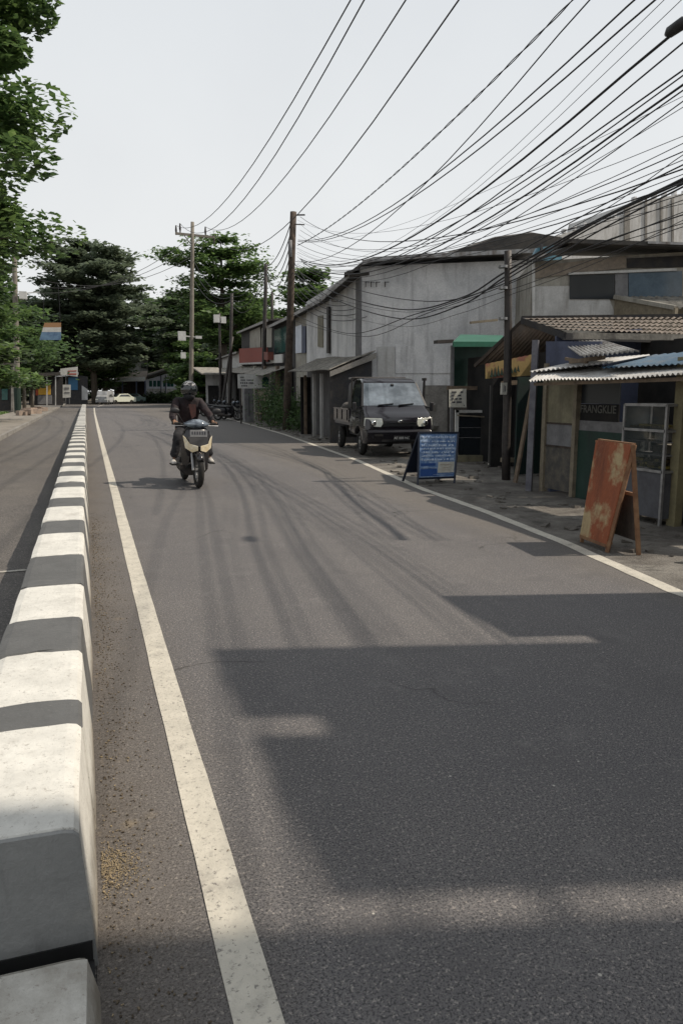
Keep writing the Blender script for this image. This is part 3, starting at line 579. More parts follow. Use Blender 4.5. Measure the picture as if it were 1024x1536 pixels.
# hip roof behind
h0_ = c0-nrm.to_2d()*2.2; h1_ = c1-nrm.to_2d()*2.2
m = MB(); pa = [at_v(px, py, h0_, h1_) for px, py in ((636, 392), (840, 392), (842, 356), (800, 349), (745, 356), (700, 371))]; m.slab(pa, -nrm*.4+Vector((0, 0, .1))); m.build('hip_roof', roof_dark, bb)
# rubble heap at wall base
rb = MB()
for i in range(90):
    p = at_z(660+random.uniform(-26, 16), 655+random.uniform(-3, 7)); h = random.random(); s_ = random.uniform(.08, .25); rb.box((p.x+random.uniform(-.2, .2), p.y*.98, h*h*1.1), (s_*1.4, s_, s_), random.uniform(0, 3), random.uniform(-.6, .6))
o = rb.build('rubble', conc); o['kind'] = 'stuff'; tag(o, 'pale stone rubble heaped against the concrete wall behind the pickup', 'rubble')
# ------------------------------------------------------------ row of shophouses
RA = (8.09, 22.02); RB = (11.2, 52)
def fp(px, py): return at_v(px, py, RA, RB)
rn = Vector((-(RB[1]-RA[1]), RB[0]-RA[0], 0)).normalized()        # towards the road
def shop(px0, px1, yt0, yt1, yb, label, mat, extra=None, depth=6., name='shophouse', roofo=.35):
    a = fp(px1, yt1); b = fp(px0, yt0); t = thing(name, label, 'building', (a.x, a.y, 0), 'shophouses in the row'); m = MB()
    dp = -rn*depth; prism(m, [(a.x, a.y), ((a+dp).x, (a+dp).y), ((b+dp).x, (b+dp).y), (b.x, b.y)], 0, [a.z, a.z+.5, b.z+.5, b.z]); m.build('wall', mat, t)
    m = MB(); m.slab([a+rn*roofo+Vector((0, -.05, -.02)), b+rn*roofo+Vector((0, .02, -.02)), b+dp+Vector((0, 0, .62)), a+dp+Vector((0, -.05, .62))], (0, 0, .09)); m.build('roof', roof_dark, t)
    m = MB(); m.bar(a+rn*(roofo+.02)+Vector((0, -.05, .02)), b+rn*(roofo+.02)+Vector((0, 0, .02)), .03, .14); m.build('fascia', zinc, t); return t
def panel(t, name, px0, py0, px1, py1, mat, out=.03, th=.05, y0b=None, y1b=None):
    a, b, c, d = fp(px0, py0), fp(px1, py1 if False else py0), fp(px1, py1), fp(px0, py1)
    if y0b is not None: a, b, c, d = fp(px0, py0), fp(px1, y0b), fp(px1, y1b), fp(px0, py1)
    m = MB(); m.slab([p+rn*out for p in (a, b, c, d)], rn*th); return m.build(name, mat, t)
s1 = shop(497, 540, 450, 415, 530, 'grey block shophouse end adjoining the concrete wall, no window', wall_grey)
panel(s1, 'drain_pipe', 494, 460, 497, 530, pole_iron, .05, .06)
s2 = shop(443, 494, 478, 452, 530, 'cream plastered shophouse with a blue door beside the wooden pole', wall_cream)
panel(s2, 'window', 478, 474, 486, 520, M('dim_window', (.20, .185, .13), (.28, .26, .2), 4, .5), .03, .02, 473, 521)
panel(s2, 'door', 445, 490, 454, 530, wall_blue, .03, .03, 487, 529); panel(s2, 'shutter', 455, 490, 460, 530, slate, .03, .03, 489, 529)
s3 = shop(411, 442, 492, 478, 545, 'shophouse with a teal glass upper floor', wall_dark)
panel(s3, 'glass_front', 413, 495, 434, 530, teal_glass, .03, .03, 488, 528); panel(s3, 'balcony', 414, 533, 433, 545, white_p, .25, .08, 531, 544)
w_ = panel(s3, 'air_conditioner', 412, 528, 420, 540, M('reddish_box', (.22, .07, .05), (.15, .06, .05), 4, .7), .35, .3)
s4 = shop(362, 411, 500, 481, 545, 'shophouse with a red balcony and pale shuttered upper window', wall_dark)
panel(s4, 'shutter', 376, 497, 392, 522, wall_cream, .03, .03, 490, 521); panel(s4, 'shutter', 394, 492, 409, 522, wall_cream, .03, .03, 486, 521)
panel(s4, 'balcony_rail', 366, 523, 410, 545, red_rail, .3, .08, 521, 543); panel(s4, 'balcony_slab', 364, 545, 411, 547, wall_white, .1, .5, 543, 546)
s5 = shop(322, 361, 541, 529, 575, 'low shop with peeling white eaves right of the leaning pole', wall_white)
panel(s5, 'dark_front', 324, 556, 360, 618, wall_dark, .02, .03, 552, 624)
# ground floors: fronts, columns, air conditioner, small awnings
def gf(px0, px1, yt, label, mat, colm):
    a = fp(px0, yt); b = fp(px1, yt); t = thing('street_shop', label, 'shop', (b.x, b.y, 0), 'ground floor shop fronts'); m = MB()
    m.slab([Vector((a.x, a.y, 0))+rn*.06, Vector((b.x, b.y, 0))+rn*.06, b+rn*.06, a+rn*.06], rn*.06); m.build('dark_opening', mat, t)
    for k in range(4):
        p = a.lerp(b, (k+.3)/3.6)+rn*(.35+.3*(k % 2)); m = MB(); m.box((p.x, p.y, p.z/2), (.14, .22, p.z)); m.build('column', colm, t)
    m = MB(); m.box(tuple(a.lerp(b, .45)+rn*.3+Vector((0, 0, -.6))), (.5, .9, .5)); m.build('hanging_box', white_p, t)
    m = MB(); c = a+rn*1.5; d = b+rn*1.5; m.corr(c-Vector((0, 0, .45)), d-Vector((0, 0, .45)), b+rn*.14, a+rn*.14, 16, .02); m.build('awning', asb, t); return t
gf(366, 402, 549, 'dim ground floor shop under the red balcony', wall_dark, wall_cream)
gf(404, 440, 549, 'dim ground floor shop under the teal glass front', wall_dark, wood)
gf(328, 362, 552, 'dim ground floor shop behind the parked motorcycles', wall_dark, wall_white)
# far small shop
a = at_y(308, 558, 62); b = at_y(330, 558, 62); z2 = at_y(318, 556, 62).z
t = thing('small_shop', 'small pale kiosk at the far end of the shophouse row', 'shop', (a.x, 62, 0)); m = MB(); prism(m, [(a.x, 62), (b.x, 62), (b.x+1, 66), (a.x+1, 66)], 0, z2-.2); m.build('wall', wall_white, t)
m = MB(); m.box(((a.x+b.x)/2, 61.9, 1.15), (.85, .1, 2.0)); m.build('opening', black_in, t); m = MB(); m.slab([(a.x-.5, 60.6, z2-.35), (b.x+.5, 60.6, z2-.35), (b.x+.5, 66, z2+.3), (a.x-.5, 66, z2+.3)], (0, 0, .1)); m.build('roof', asb, t)
# street sign in front of row
sy = 37.
c = at_y(381, 572, sy); t = thing('shop_sign', 'white rectangular shop sign board with a green arch emblem', 'sign', (c.x, sy, 0)); wv = (at_y(405, 572, sy)-at_y(357, 572, sy)).x; hv = (at_y(381, 562, sy)-at_y(381, 583, sy)).z
m = MB(); m.box(tuple(c), (wv, .06, hv)); m.build('board', white_p, t); m = MB(); m.bar((c.x-wv*.42, sy+.05, 0), (c.x-wv*.42, sy+.05, c.z), .07); m.build('leg', pole_iron, t); m = MB(); m.bar((c.x+wv*.42, sy+.05, 0), (c.x+wv*.42, sy+.05, c.z), .07); m.build('leg', pole_iron, t)
m = MB(); ex = at_y(398, 574, sy); m.box((ex.x, sy-.035, ex.z-.04), (.34, .012, .34)); m.tube([(ex.x, sy-.042, ex.z+.12), (ex.x, sy-.03, ex.z+.12)], .17, 16); m.build('emblem', M('emblem_green', (.01, .07, .055), rough=.6), t)
m = MB()
for row, segs in enumerate([[(360, 366)], [(361, 368), (370, 378)], [(360, 372), (373, 380)], [(362, 371)]]):
    for s0, s1 in segs:
        q0, q1 = at_y(s0, 566+4.2*row, sy-.036), at_y(s1, 566+4.2*row, sy-.036); k = 4
        for i in range(k): m.box((q0.x+(q1.x-q0.x)*(i+.5)/k, sy-.036, q0.z), ((q1.x-q0.x)/k*.65, .01, .075))
m.build('lettering', ink, t)
# wooden ramp / trestle and gate panel
t = thing('wooden_trestle', 'wooden plank trestle leaning below the white shop sign', 'trestle', (at_z(400, 636).x, at_z(400, 636).y, 0)); y_ = 35.5
m = MB(); m.bar(at_y(386, 584, y_), at_y(398, 630, y_), .06); m.bar(at_y(404, 606, y_), at_y(390, 632, y_), .06); m.bar(at_y(388, 600, y_), at_y(388, 632, y_), .06); m.build('frame', wood, t)
m = MB(); m.slab([at_y(388, 585, y_), at_y(406, 585, y_), at_y(407, 600, y_-.3), at_y(390, 600, y_-.3)], (0, .04, 0)); m.build('top_board', tan_post, t)
m = MB(); m.slab([at_y(383, 620, y_), at_y(393, 620, y_), at_y(394, 622, y_-.3), at_y(383, 622, y_-.3)], (0, 0, .05)); m.build('shelf', wood, t)
t = thing('metal_cabinet', 'tall grey metal cabinet standing under the white shop sign', 'cabinet', (at_y(372, 610, 38).x, 38, 0)); a = at_y(366, 584, 38); b = at_y(380, 614, 38)
m = MB(); m.box(((a.x+b.x)/2, 38.2, (a.z+.1)/2), (b.x-a.x, .5, a.z)); m.build('body', grey_pan, t, bevel=.02); m = MB(); m.box(((a.x+b.x)/2, 37.93, a.z*.55), (.03, .03, a.z*.7)); m.build('door_seam', ink, t)
# shed
t = thing('lean_to_shed', 'low lean-to shed with an old fibre cement roof behind the pickup', 'shed', (8.4, 23.5, 0))
E0, T0 = Vector((6.95, 21.5, 2.2)), Vector((8.43, 21.5, 2.78)); E1, T1 = Vector((7.25, 27.6, 2.3)), Vector((8.95, 29, 2.95))
m = MB(); m.corr(E0, E1, T1, T0, 26, .022, 4, .02); m.build('roof', asb, t)
m = MB(); m.slab([E0+Vector((0, -.03, -.05)), T0+Vector((0, -.03, -.05)), T0+Vector((0, -.03, -.22)), E0+Vector((0, -.03, -.2))], (0, .04, 0)); m.build('fascia', conc, t)
m = MB(); m.slab([(7.0, 21.62, 0), (8.35, 21.62, 0), (8.35, 21.62, 2.5), (7.0, 21.62, 2.0)], (0, .06, 0)); m.build('end_shade_sheet', wall_dark, t)  # dark sheet across the open shed end, standing in for the shade inside
m = MB(); m.slab([(7.6, 21.7, 0), (8.3, 28.6, 0), (8.3, 28.6, 2.4), (7.6, 21.7, 2.3)], (.06, 0, 0)); m.build('shutter_wall', M('shutter_slats', (.11, .108, .11), (.07, .068, .07), 3, .7), t)
for yy, mt in ((22.6, wood), (24.1, wall_white), (25.2, wall_white), (26.6, wood)): m = MB(); xx = 7.35+(yy-21.6)*.06; m.box((xx, yy, 1.08), (.09, .09, 2.16)); m.build('column', mt, t)
m = MB(); m.slab([(7.9, 26.7, 0), (7.5, 26.7, 0), (7.5, 26.7, 2.1), (7.9, 26.7, 2.1)], (0, .05, 0)); m.build('side_panel', black_in, t)
# ------------------------------------------------------------ right hand upper building and tower
U0 = Vector((10.9, 16.5)); uy = at_v
pa = at_y(800, 480, 17.5); UA = (pa.x, pa.y); UB = (UA[0]+ca_*8, UA[1]-sa_*8-.9)
def up(px, py): return at_v(px, py, UA, UB)
un = Vector((-(UB[1]-UA[1]), UB[0]-UA[0], 0)).normalized(); un = -un if un.y > 0 else un
t = thing('upper_floor_building', 'grey plastered upper storey with a black window rising behind the tiled kiosk roof', 'building', (UA[0], UA[1], 0))
a, b = up(798, 392), up(1120, 372); m = MB(); dp = -un*6; prism(m, [(a.x, a.y), (b.x, b.y), ((b+dp).x, (b+dp).y), ((a+dp).x, (a+dp).y)], 0, [a.z, b.z, b.z, a.z]); m.build('wall', wall_cream, t)
def upan(name, pts, mat, out=.02, th=.04, parent=t): m = MB(); m.slab([up(*p)+un*out for p in pts], un*th); return m.build(name, mat, parent)
upan('grey_render', [(799, 430), (905, 428), (925, 480), (799, 480)], wall_white, .01, .02)
upan('window', [(853, 413), (920, 412), (920, 449), (853, 449)], side_glass); fr = upan('window_frame', [(851, 410), (1012, 403), (1012, 407), (851, 413)], white_p, .03, .08)
upan('grey_shutter', [(921, 411), (940, 410), (940, 449), (921, 449)], grey_pan); upan('window', [(941, 410), (1021, 407), (1021, 446), (941, 446)], M('blue_sky_glass', (.07, .11, .15), (.10, .15, .20), 3, .08, spec=.9), .02, .04)
upan('brick_band', [(799, 400), (938, 384), (938, 402), (799, 418)], brick_m, .015, .03)
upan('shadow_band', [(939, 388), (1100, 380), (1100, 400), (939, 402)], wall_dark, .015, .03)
upan('downpipe', [(797, 392), (801, 392), (801, 476), (797, 476)], white_p, .04, .06)
m = MB(); e = [up(838, 372)+un*.7, up(1120, 382)+un*.7, up(1120, 366)-un*2, up(845, 362)-un*2]; m.slab(e, (0, 0, .1)); m.slab([up(798, 398)+un*.5, up(850, 378)+un*.5, up(850, 368)-un*1, up(798, 384)-un*1], (0, 0, .08)); m.build('roof', roof_dark, t)
m = MB(); e = [up(958, 374)+un*.75, up(1120, 380)+un*.75, up(1120, 374)+un*.2, up(958, 368)+un*.2]; m.slab(e, (0, 0, .06)); m.build('zinc_flashing', zinc, t)
t = thing('attic_glazing', 'small blue framed glazed attic under the dark roof left of the black window', 'roof structure', tuple(at_y(820, 480, 19.5)*1), None); y_ = 19.5; OFF[t.name] = Vector(t.location)
m = MB(); m.slab([at_y(795, 392, y_), at_y(842, 392, y_), at_y(842, 366, y_), at_y(805, 372, y_)], (0, .1, 0)); m.build('glazing', M('blue_glazing', (.08, .20, .26), (.12, .26, .34), 4, .3), t)
m = MB(); m.bar(at_y(810, 390, y_-.05), at_y(812, 366, y_-.05), .06); m.bar(at_y(790, 392, y_-.05), at_y(846, 362, y_-.05), .07); m.build('frame', blk_plastic, t)
# stepped grey tower wall at far right
ty = 27.
t = thing('tower_wall', 'stepped grey concrete parapet wall rising at the right edge behind everything', 'building', (at_y(940, 500, ty).x, ty, 0)); m = MB()
def tw(pts, mat, nm, y=ty, th=4.): m = MB(); m.slab([at_y(px, py, y) for px, py in pts], (0, th, 0)); return m.build(nm, mat, t)
tw([(790, 480), (1180, 480), (1180, 295), (1024, 290), (940, 306), (936, 322), (840, 352), (800, 362)], wall_white, 'wall')
for px in (967, 990, 1007): tw([(px, 420), (px+3, 420), (px+3, 296), (px, 298)], conc, 'pilaster', ty-.05, .04)
tw([(936, 420), (944, 420), (944, 304), (936, 308)], conc, 'pilaster', ty-.06, .05)
m = MB()
for i in range(22):
    px = 845+i*15; py = 350-(px-845)*.31 if px < 936 else 303-(px-940)*.13; m.box(tuple(at_y(px, py-3, ty+.1)), (.12, .2, .16))
m.build('coping', wall_old, t)
# blocky roof behind kiosk right: corrugated small roof (920-1024,445-475)
t = thing('fibre_roof_shelter', 'small corrugated beige roof above the tiled kiosk roof at the right edge', 'shelter', tuple(Vector((at_z(930, 470, 3.).x, at_z(930, 470, 3.).y, 0))))
a, b, c, d = at_v(975, 474, UA, UB)+un*1.9, at_v(1110, 478, UA, UB)+un*1.9, up(1110, 446)+un*.1, up(920, 446)+un*.1
m = MB(); m.corr(a, b, c, d, 16, .03, 3); m.build('roof', asb, t); m = MB(); m.bar(d, a, .1); m.build('barge_board', wall_cream, t)
m = MB(); m.slab([d+Vector((0, 0, -.05)), a+Vector((0, 0, -.05)), a+Vector((0, 0, -.6)), d+Vector((0, 0, -.75))], (.05, 0, 0)); m.build('side_wall', tan_post, t)
for p in (a, b): m = MB(); m.bar((p.x, p.y, 0), p, .09); m.build('post', tan_post, t)
# ------------------------------------------------------------ kiosk with tile roof
KX = 6.65
kt = thing('kiosk', 'roadside kiosk with cream and mottled panels under a weathered tile roof', 'kiosk', (KX, 8.5, 0))
def kp(name, px0, py0, px1, py1, mat, x=KX, th=.03, par=kt, bev=0.):
    a = at_x(px0, py0, x); b = at_x(px1, py1, x); m = MB()
    zl = min(a.z, b.z); m.box((x+th/2, (a.y+b.y)/2, (a.z+b.z)/2), (th, abs(a.y-b.y), abs(a.z-b.z))); return m.build(name, mat, par, bevel=bev)
kz = lambda px, x=KX: at_x(px, 600, x).y
def kbox(name, px0, px1, z0, z1, mat, x=KX, th=.03, par=kt):
    y0, y1 = kz(px0, x), kz(px1, x); m = MB(); m.box((x+th/2, (y0+y1)/2, (z0+z1)/2), (th, abs(y0-y1), z1-z0)); return m.build(name, mat, par)
kbox('panel', 817, 860, 1.06, 1.80, yellow_pan); kbox('panel', 817, 860, .72, 1.05, grey_pan); kbox('panel', 817, 860, .06, .71, mottle)
kbox('ledge', 815, 861, 1.045, 1.07, wood_dark, KX-.015, .06); kbox('ledge', 815, 861, .70, .73, wood_dark, KX-.015, .06)
for px in (813, 859): kbox('post', px, px+5, 0, 1.95, tan_post, KX-.04, .08)
kbox('door_leaf', 865, 940, 0, .98, green_board, KX+.02); kbox('door_rail', 864, 940, .98, 1.12, grey_pan, KX+.03, .02)
kbox('window', 866, 928, 1.36, 1.72, M('dark_grey_glass', (.03, .035, .04), rough=.3), KX+.04, .02); kbox('lettering_board', 864, 928, 1.12, 1.355, black_in, KX+.035, .02)
text('FRANGKLIE', .15, M('faded_lettering', (.13, .13, .118), rough=.8), kt, (KX+.028, (kz(864)+kz(926))/2, 1.28), (R(90), 0, R(-90)), bold=.002)
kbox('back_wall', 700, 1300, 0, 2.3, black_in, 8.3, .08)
#kbox('red_box', 914, 922, 1.1, 1.25, M('dull_red', (.14, .05, .05), rough=.7), KX+.02, .02)
m = MB(); m.slab([(KX+.05, 9.75, 0), (8.25, 9.75, 0), (8.25, 9.75, 2.5), (KX+.05, 9.75, 2.35)], (0, -.04, 0)); m.build('side_wall', slate, kt)
kbox('post', 1011, 1024, 0, 1.9, M('yellow_post', (.24, .215, .12), (.17, .15, .09), 5, .7), 6.25, .1)
kbox('far_panel', 1030, 1200, 0, 1.9, wood_dark, 6.6, .04)
m = MB(); m.bar((6.45, 9.9, 0), (6.5, 9.95, 2.3), .09); m.build('corner_post', M('bluish_post', (.17, .17, .19), (.10, .10, .12), 5, .7), kt)
# slate board gable wall
m = MB(); m.slab([at_x(818, 512, KX), at_x(818, 556, KX), at_x(900, 556, KX), at_x(900, 512, KX)], (.03, 0, 0)); m.build('upper_board', slate, kt)
# tile roof
r0, r1 = at_z(782, 478, 2.75), at_z(1100, 474, 2.78); f0, f1 = at_z(845, 497, 2.40), at_z(1100, 506, 2.40)
m = MB(); nrow = 5; 
for k in range(nrow):
    u0 = k/nrow; u1 = (k+1)/nrow+.02; a_ = f0.lerp(r0, u0); b_ = f1.lerp(r1, u0); c_ = f1.lerp(r1, min(1, u1)); d_ = f0.lerp(r0, min(1, u1)); m.corr(a_+Vector((0, 0, .03)), b_+Vector((0, 0, .03)), c_, d_, 34, .012, 1)
m.build('tile_roof', tile, kt)
m = MB(); m.bar(f0+Vector((0, .02, -.07)), f1+Vector((0, .02, -.07)), .03, .10); m.bar(f0+Vector((.02, 0, -.06)), r0+Vector((0, 0, -.03)), .04, .1); m.bar(r0, r1, .12, .08); m.build('fascia', wall_dark, kt)
m = MB(); q0, q1 = at_z(860, 508, 2.28), at_z(1100, 512, 2.28); m.slab([q0, q1, q1+Vector((0, 0, .09)), q0+Vector((0, 0, .09))], (0, .03, 0)); m.build('grey_beam', asb, kt)
# roof B underside
rbq = [at_z(712, 549, 2.0), at_z(826, 526, 2.25), f0+Vector((0, 0, -.02)), at_z(784, 481, 2.72)]
st_ = thing('middle_stall', 'dark open stall with a yellow and red banner between the kiosk and the green stall', 'stall', (6.9, 11, 0))
m = MB(); m.corr(rbq[0], rbq[1], rbq[2], rbq[3], 14, .006, 3); m.build('roof', M('rusty_roof_sheet', (.10, .08, .065), (.16, .12, .09), 4, .8), st_)
m = MB(); m.bar(rbq[0], rbq[3], .04, .06); m.build('edge_batten', wood_dark, st_)
m = MB(); m.bar(at_y(705, 484, 11.8), at_y(745, 480, 11.8), .06, .04); m.build('beam', tan_post, st_)
by = 12.6
m = MB(); m.slab([at_y(728, 542, by), at_y(812, 526, by), at_y(812, 562, by), at_y(728, 568, by)], (0, .02, 0)); m.build('banner', banner_y, st_)
m = MB()
for i in range(9): m.slab([at_y(775-5*i, 556+1.2*i, by-.02), at_y(777-5*i, 548+2*(i % 3), by-.02), at_y(779-5*i, 558+i, by-.02)], (0, .01, 0))
m.build('banner_print', green_board, st_)
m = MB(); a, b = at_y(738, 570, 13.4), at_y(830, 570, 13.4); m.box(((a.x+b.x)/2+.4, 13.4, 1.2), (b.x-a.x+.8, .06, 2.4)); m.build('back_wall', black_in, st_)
m = MB(); a, b = at_y(775, 600, 12), at_y(812, 600, 12); m.box(((a.x+b.x)/2, 12, .9), (b.x-a.x, .04, 1.8)); m.build('side_screen', M('dark_green_screen', (.012, .035, .028), (.02, .03, .03), 3, .8), st_)
m = MB(); m.bar(at_y(752, 690, 12.2), at_y(800, 690, 12.2), .1, .08); m.build('bench_rail', tan_post, st_)
m = MB(); m.bar(at_y(752, 575, 12.2), at_y(808, 572, 12.2), .05, .08); m.build('counter_rail', wood, st_)
# plank leaning on pole
pb = at_z(773, 722); m = MB(); m.bar(at_z(772, 724), at_y(800, 570, 10.9), .09, .035); tag(m.build('plank', wood, origin=pb), 'weathered plank leaning beside the short iron pole', 'plank')
# ------------------------------------------------------------ awnings of kiosk (lifted sheets)
aw = thing('kiosk_awning', 'white corrugated sheet awning projecting low over the kiosk front', 'awning', (5.8, 7.5, 1.7))
A0 = at_x(792, 572, 5.8); A1_ = at_x(1075, 560, 5.75)
m = MB(); m.corr(A0, A1_, Vector((7.0, 4.7, 1.88)), Vector((6.6, 9.7, 1.88)), 44, .014, 4, .012); m.build('lower_sheet', zinc_white, aw)
m = MB(); m.corr(at_x(793, 560, 6.1)+Vector((0, 0, .02)), at_x(915, 546, 6.2)+Vector((0, 0, .02)), Vector((6.9, 7.9, 1.99)), Vector((6.9, 9.3, 1.98)), 16, .014, 2); m.build('overlapping_sheet', zinc_white, aw)
m = MB(); m.corr(at_x(900, 552, 6.1), at_x(1075, 543, 6.0), Vector((7.1, 4.9, 2.05)), Vector((7.1, 8.1, 2.0)), 20, .01, 2); m.build('blue_sheet', blue_sheet, aw)
m = MB(); m.bar(at_x(855, 543, 6.3), at_x(905, 536, 6.3), .05); m.bar(at_x(848, 538, 6.3), at_x(880, 543, 6.3), .04); m.bar(A0+Vector((.1, 0, -.04)), A1_+Vector((.1, 0, -.04)), .03, .04); m.build('timbers', wood, aw)
m = MB(); ft = [at_x(871, 535, 6.1), at_x(958, 526, 6.1), at_x(905, 511, 7.0), at_x(840, 513, 7.0)]; m.corr(*ft, 12, .02, 2); m.build('tilted_sheet', M('worn_zinc', (.50, .50, .49), (.2, .18, .165), 5, .5, streak=(.10, .09, .08)), aw)
# cabinet on front right
gy0, gy1 = at_x(930, 780, 6.15).y, at_x(992, 780, 6.15).y
gc = thing('display_cabinet', 'aluminium glass display cabinet with yellow packets standing before the kiosk', 'cabinet', (6.3, (gy0+gy1)/2, 0)); x0, x1 = 6.12, 6.5; h = 1.37
m = MB()
for y_ in (gy0, gy1):
    for x_ in (x0, x1): m.bar((x_, y_, 0), (x_, y_, h), .03)
for z_ in (h, 1.08, .62):
    m.bar((x0, gy0, z_), (x0, gy1, z_), .03); m.bar((x1, gy0, z_), (x1, gy1, z_), .03); m.bar((x0, gy0, z_), (x1, gy0, z_), .028); m.bar((x0, gy1, z_), (x1, gy1, z_), .028)
m.build('frame', alu, gc); glassm = m_glass('cabinet_glass', (.05, .06, .06), .35)
m = MB(); m.box(((x0+x1)/2, (gy0+gy1)/2, .34), (x1-x0-.02, gy0-gy1-.02, .52)); m.build('lower_panel', M('grey_blue_panel', (.11, .115, .13), (.08, .08, .09), 4, .5, metal=.2), gc)
m = MB(); m.slab([(x0-.004, gy0, .63), (x0-.004, gy1, .63), (x0-.004, gy1, h-.02), (x0-.004, gy0, h-.02)], (.004, 0, 0)); m.build('front_glass', glassm, gc)
m = MB(); m.slab([(x0, gy0+.002, .63), (x1, gy0+.002, .63), (x1, gy0+.002, h-.02), (x0, gy0+.002, h-.02)], (0, -.004, 0)); m.build('side_glass', M('dusty_glass', (.20, .22, .22), (.12, .13, .13), 5, .3), gc)
for z_ in (.80, .95, 1.09): m = MB(); m.box(((x0+x1)/2, (gy0+gy1)/2, z_), (x1-x0-.04, gy0-gy1-.04, .012)); m.build('shelf', grey_pan, gc)
m = MB(); ymat = [M('yellow_packets', (.32, .26, .06), (.22, .18, .05), 20, .6), M('brown_packets', (.13, .10, .05), rough=.6)]
for i in range(26): m.m = i % 2; m.box((x0+.1+.08*random.random(), random.uniform(gy1+.08, gy0-.06), .66+.035*(i % 3)), (.12, .09, .03), random.uniform(-.2, .2))
for i in range(16): m.m = 1-(i % 2); m.box((x0+.12, random.uniform(gy1+.08, gy0-.06), 1.115+.02*(i % 2)), (.12, .07, .025), random.uniform(-.4, .4))
m.build('packets', ymat, gc)
m = MB(); m.box((6.55, at_x(1002, 700, 6.5).y, .45), (.3, .35, .9)); m.m = 1; m.box((6.42, at_x(1000, 690, 6.45).y, 1.0), (.16, .22, .14)); o = m.build('side_counter', [M('beige_counter', (.20, .18, .14), (.14, .125, .10), 5, .7), white_p], origin=(6.55, 6.9, 0), bevel=.008); tag(o, 'beige counter behind the glass cabinet at the right edge', 'counter')
# ------------------------------------------------------------ green stall
gs = thing('green_stall', 'green food stall with a glazed white cabinet and a green awning', 'stall', (7.9, 15, 0)); gyp = 15.0
def gq(name, pts, mat, y=gyp, th=.04): m = MB(); m.slab([at_y(px, py, y) for px, py in pts], (0, th, 0)); return m.build(name, mat, gs)
m = MB(); m.slab([at_y(679, 516, 14.4), at_y(765, 516, 14.4), at_y(752, 506, 15.6), at_y(690, 505, 15.6)], (0, 0, .05)); m.build('awning', green_awn, gs)
m = MB(); m.bar(at_y(679, 517, 14.4), at_y(765, 517, 14.4), .05, .09); m.build('awning_edge', green_awn, gs)
gq('back_panel', [(681, 518), (765, 518), (765, 580), (679, 580)], green_board, 15.5)
gq('upper_rail', [(671, 579), (740, 579), (740, 585), (671, 585)], wood, 14.95, .05)
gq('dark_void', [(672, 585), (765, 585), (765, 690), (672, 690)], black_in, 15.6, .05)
gq('post', [(677, 518), (681, 518), (679, 690), (675, 690)], grey_pan, 14.98, .06)
gq('gutter_box', [(656, 510), (680, 509), (680, 514), (656, 515)], pole_iron, 15.2, .2)
gq('cabinet_frame', [(683, 615), (737, 615), (737, 619), (683, 619)], white_p, 14.7, .04); gq('cabinet_frame', [(683, 615), (688, 615), (686, 690), (682, 690)], white_p, 14.7, .04)
gq('cabinet_glass', [(688, 620), (735, 623), (734, 684), (687, 684)], M('dark_cabinet_glass', (.018, .022, .026), rough=.12, spec=.8, grime=0), 14.74, .01)
gq('cabinet_shelf', [(688, 641), (735, 641), (735, 642), (688, 642)], alu, 14.73, .01); gq('cabinet_shelf', [(688, 656), (735, 656), (735, 657), (688, 657)], alu, 14.73, .01)
gq('base_board', [(686, 683), (734, 683), (733, 694), (685, 694)], yellow_pan, 14.6, .12); gq('cross_bar', [(686, 622), (738, 625), (738, 627), (686, 624)], tan_post, 14.6, .03)
gq('bottom_shadow_board', [(686, 695), (734, 695), (733, 700), (685, 700)], wood_dark, 14.65, .1)
gq('side_curtain', [(736, 578), (753, 578), (751, 702), (733, 702)], M('grey_plank_screen', (.085, .08, .078), (.12, .11, .10), 4, .85, streak=(.04, .04, .04)), 13.9, .05)
gq('dark_gap', [(745, 632), (752, 632), (750, 684), (744, 684)], black_in, 13.88, .01)
gq('sill', [(733, 695), (762, 703), (762, 707), (733, 699)], paper, 13.8, .05)
pq = gq('price_notice', [(673, 584), (699, 583), (699, 611), (673, 611)], paper, 14.55, .01)
m = MB()
for row, segs in enumerate([[(677, 684), (690, 694)], [(676, 681), (686, 691)], [(676, 680), (682, 686), (688, 692)], [(677, 682), (684, 692)], [(695, 696)]]):
    for s0, s1 in segs: m.slab([at_y(s0, 587+5*row, 14.545), at_y(s1, 587+5*row, 14.545), at_y(s1, 589.3+5*row, 14.545), at_y(s0, 589.3+5*row, 14.545)], (0, -.003, 0))
m.build('print', ink, pq)
# thin stick & low things by the pickup
m = MB(); m.tube([at_y(633, 640, 19), at_y(636, 570, 19)], [.05, .035], 8); m.tube([at_y(636, 571, 19), at_y(636, 567, 19)], .07, 8); tag(m.build('iron_post', pole_iron, origin=at_y(633, 640, 19)), 'short black iron post beside the pickup mirror', 'post')
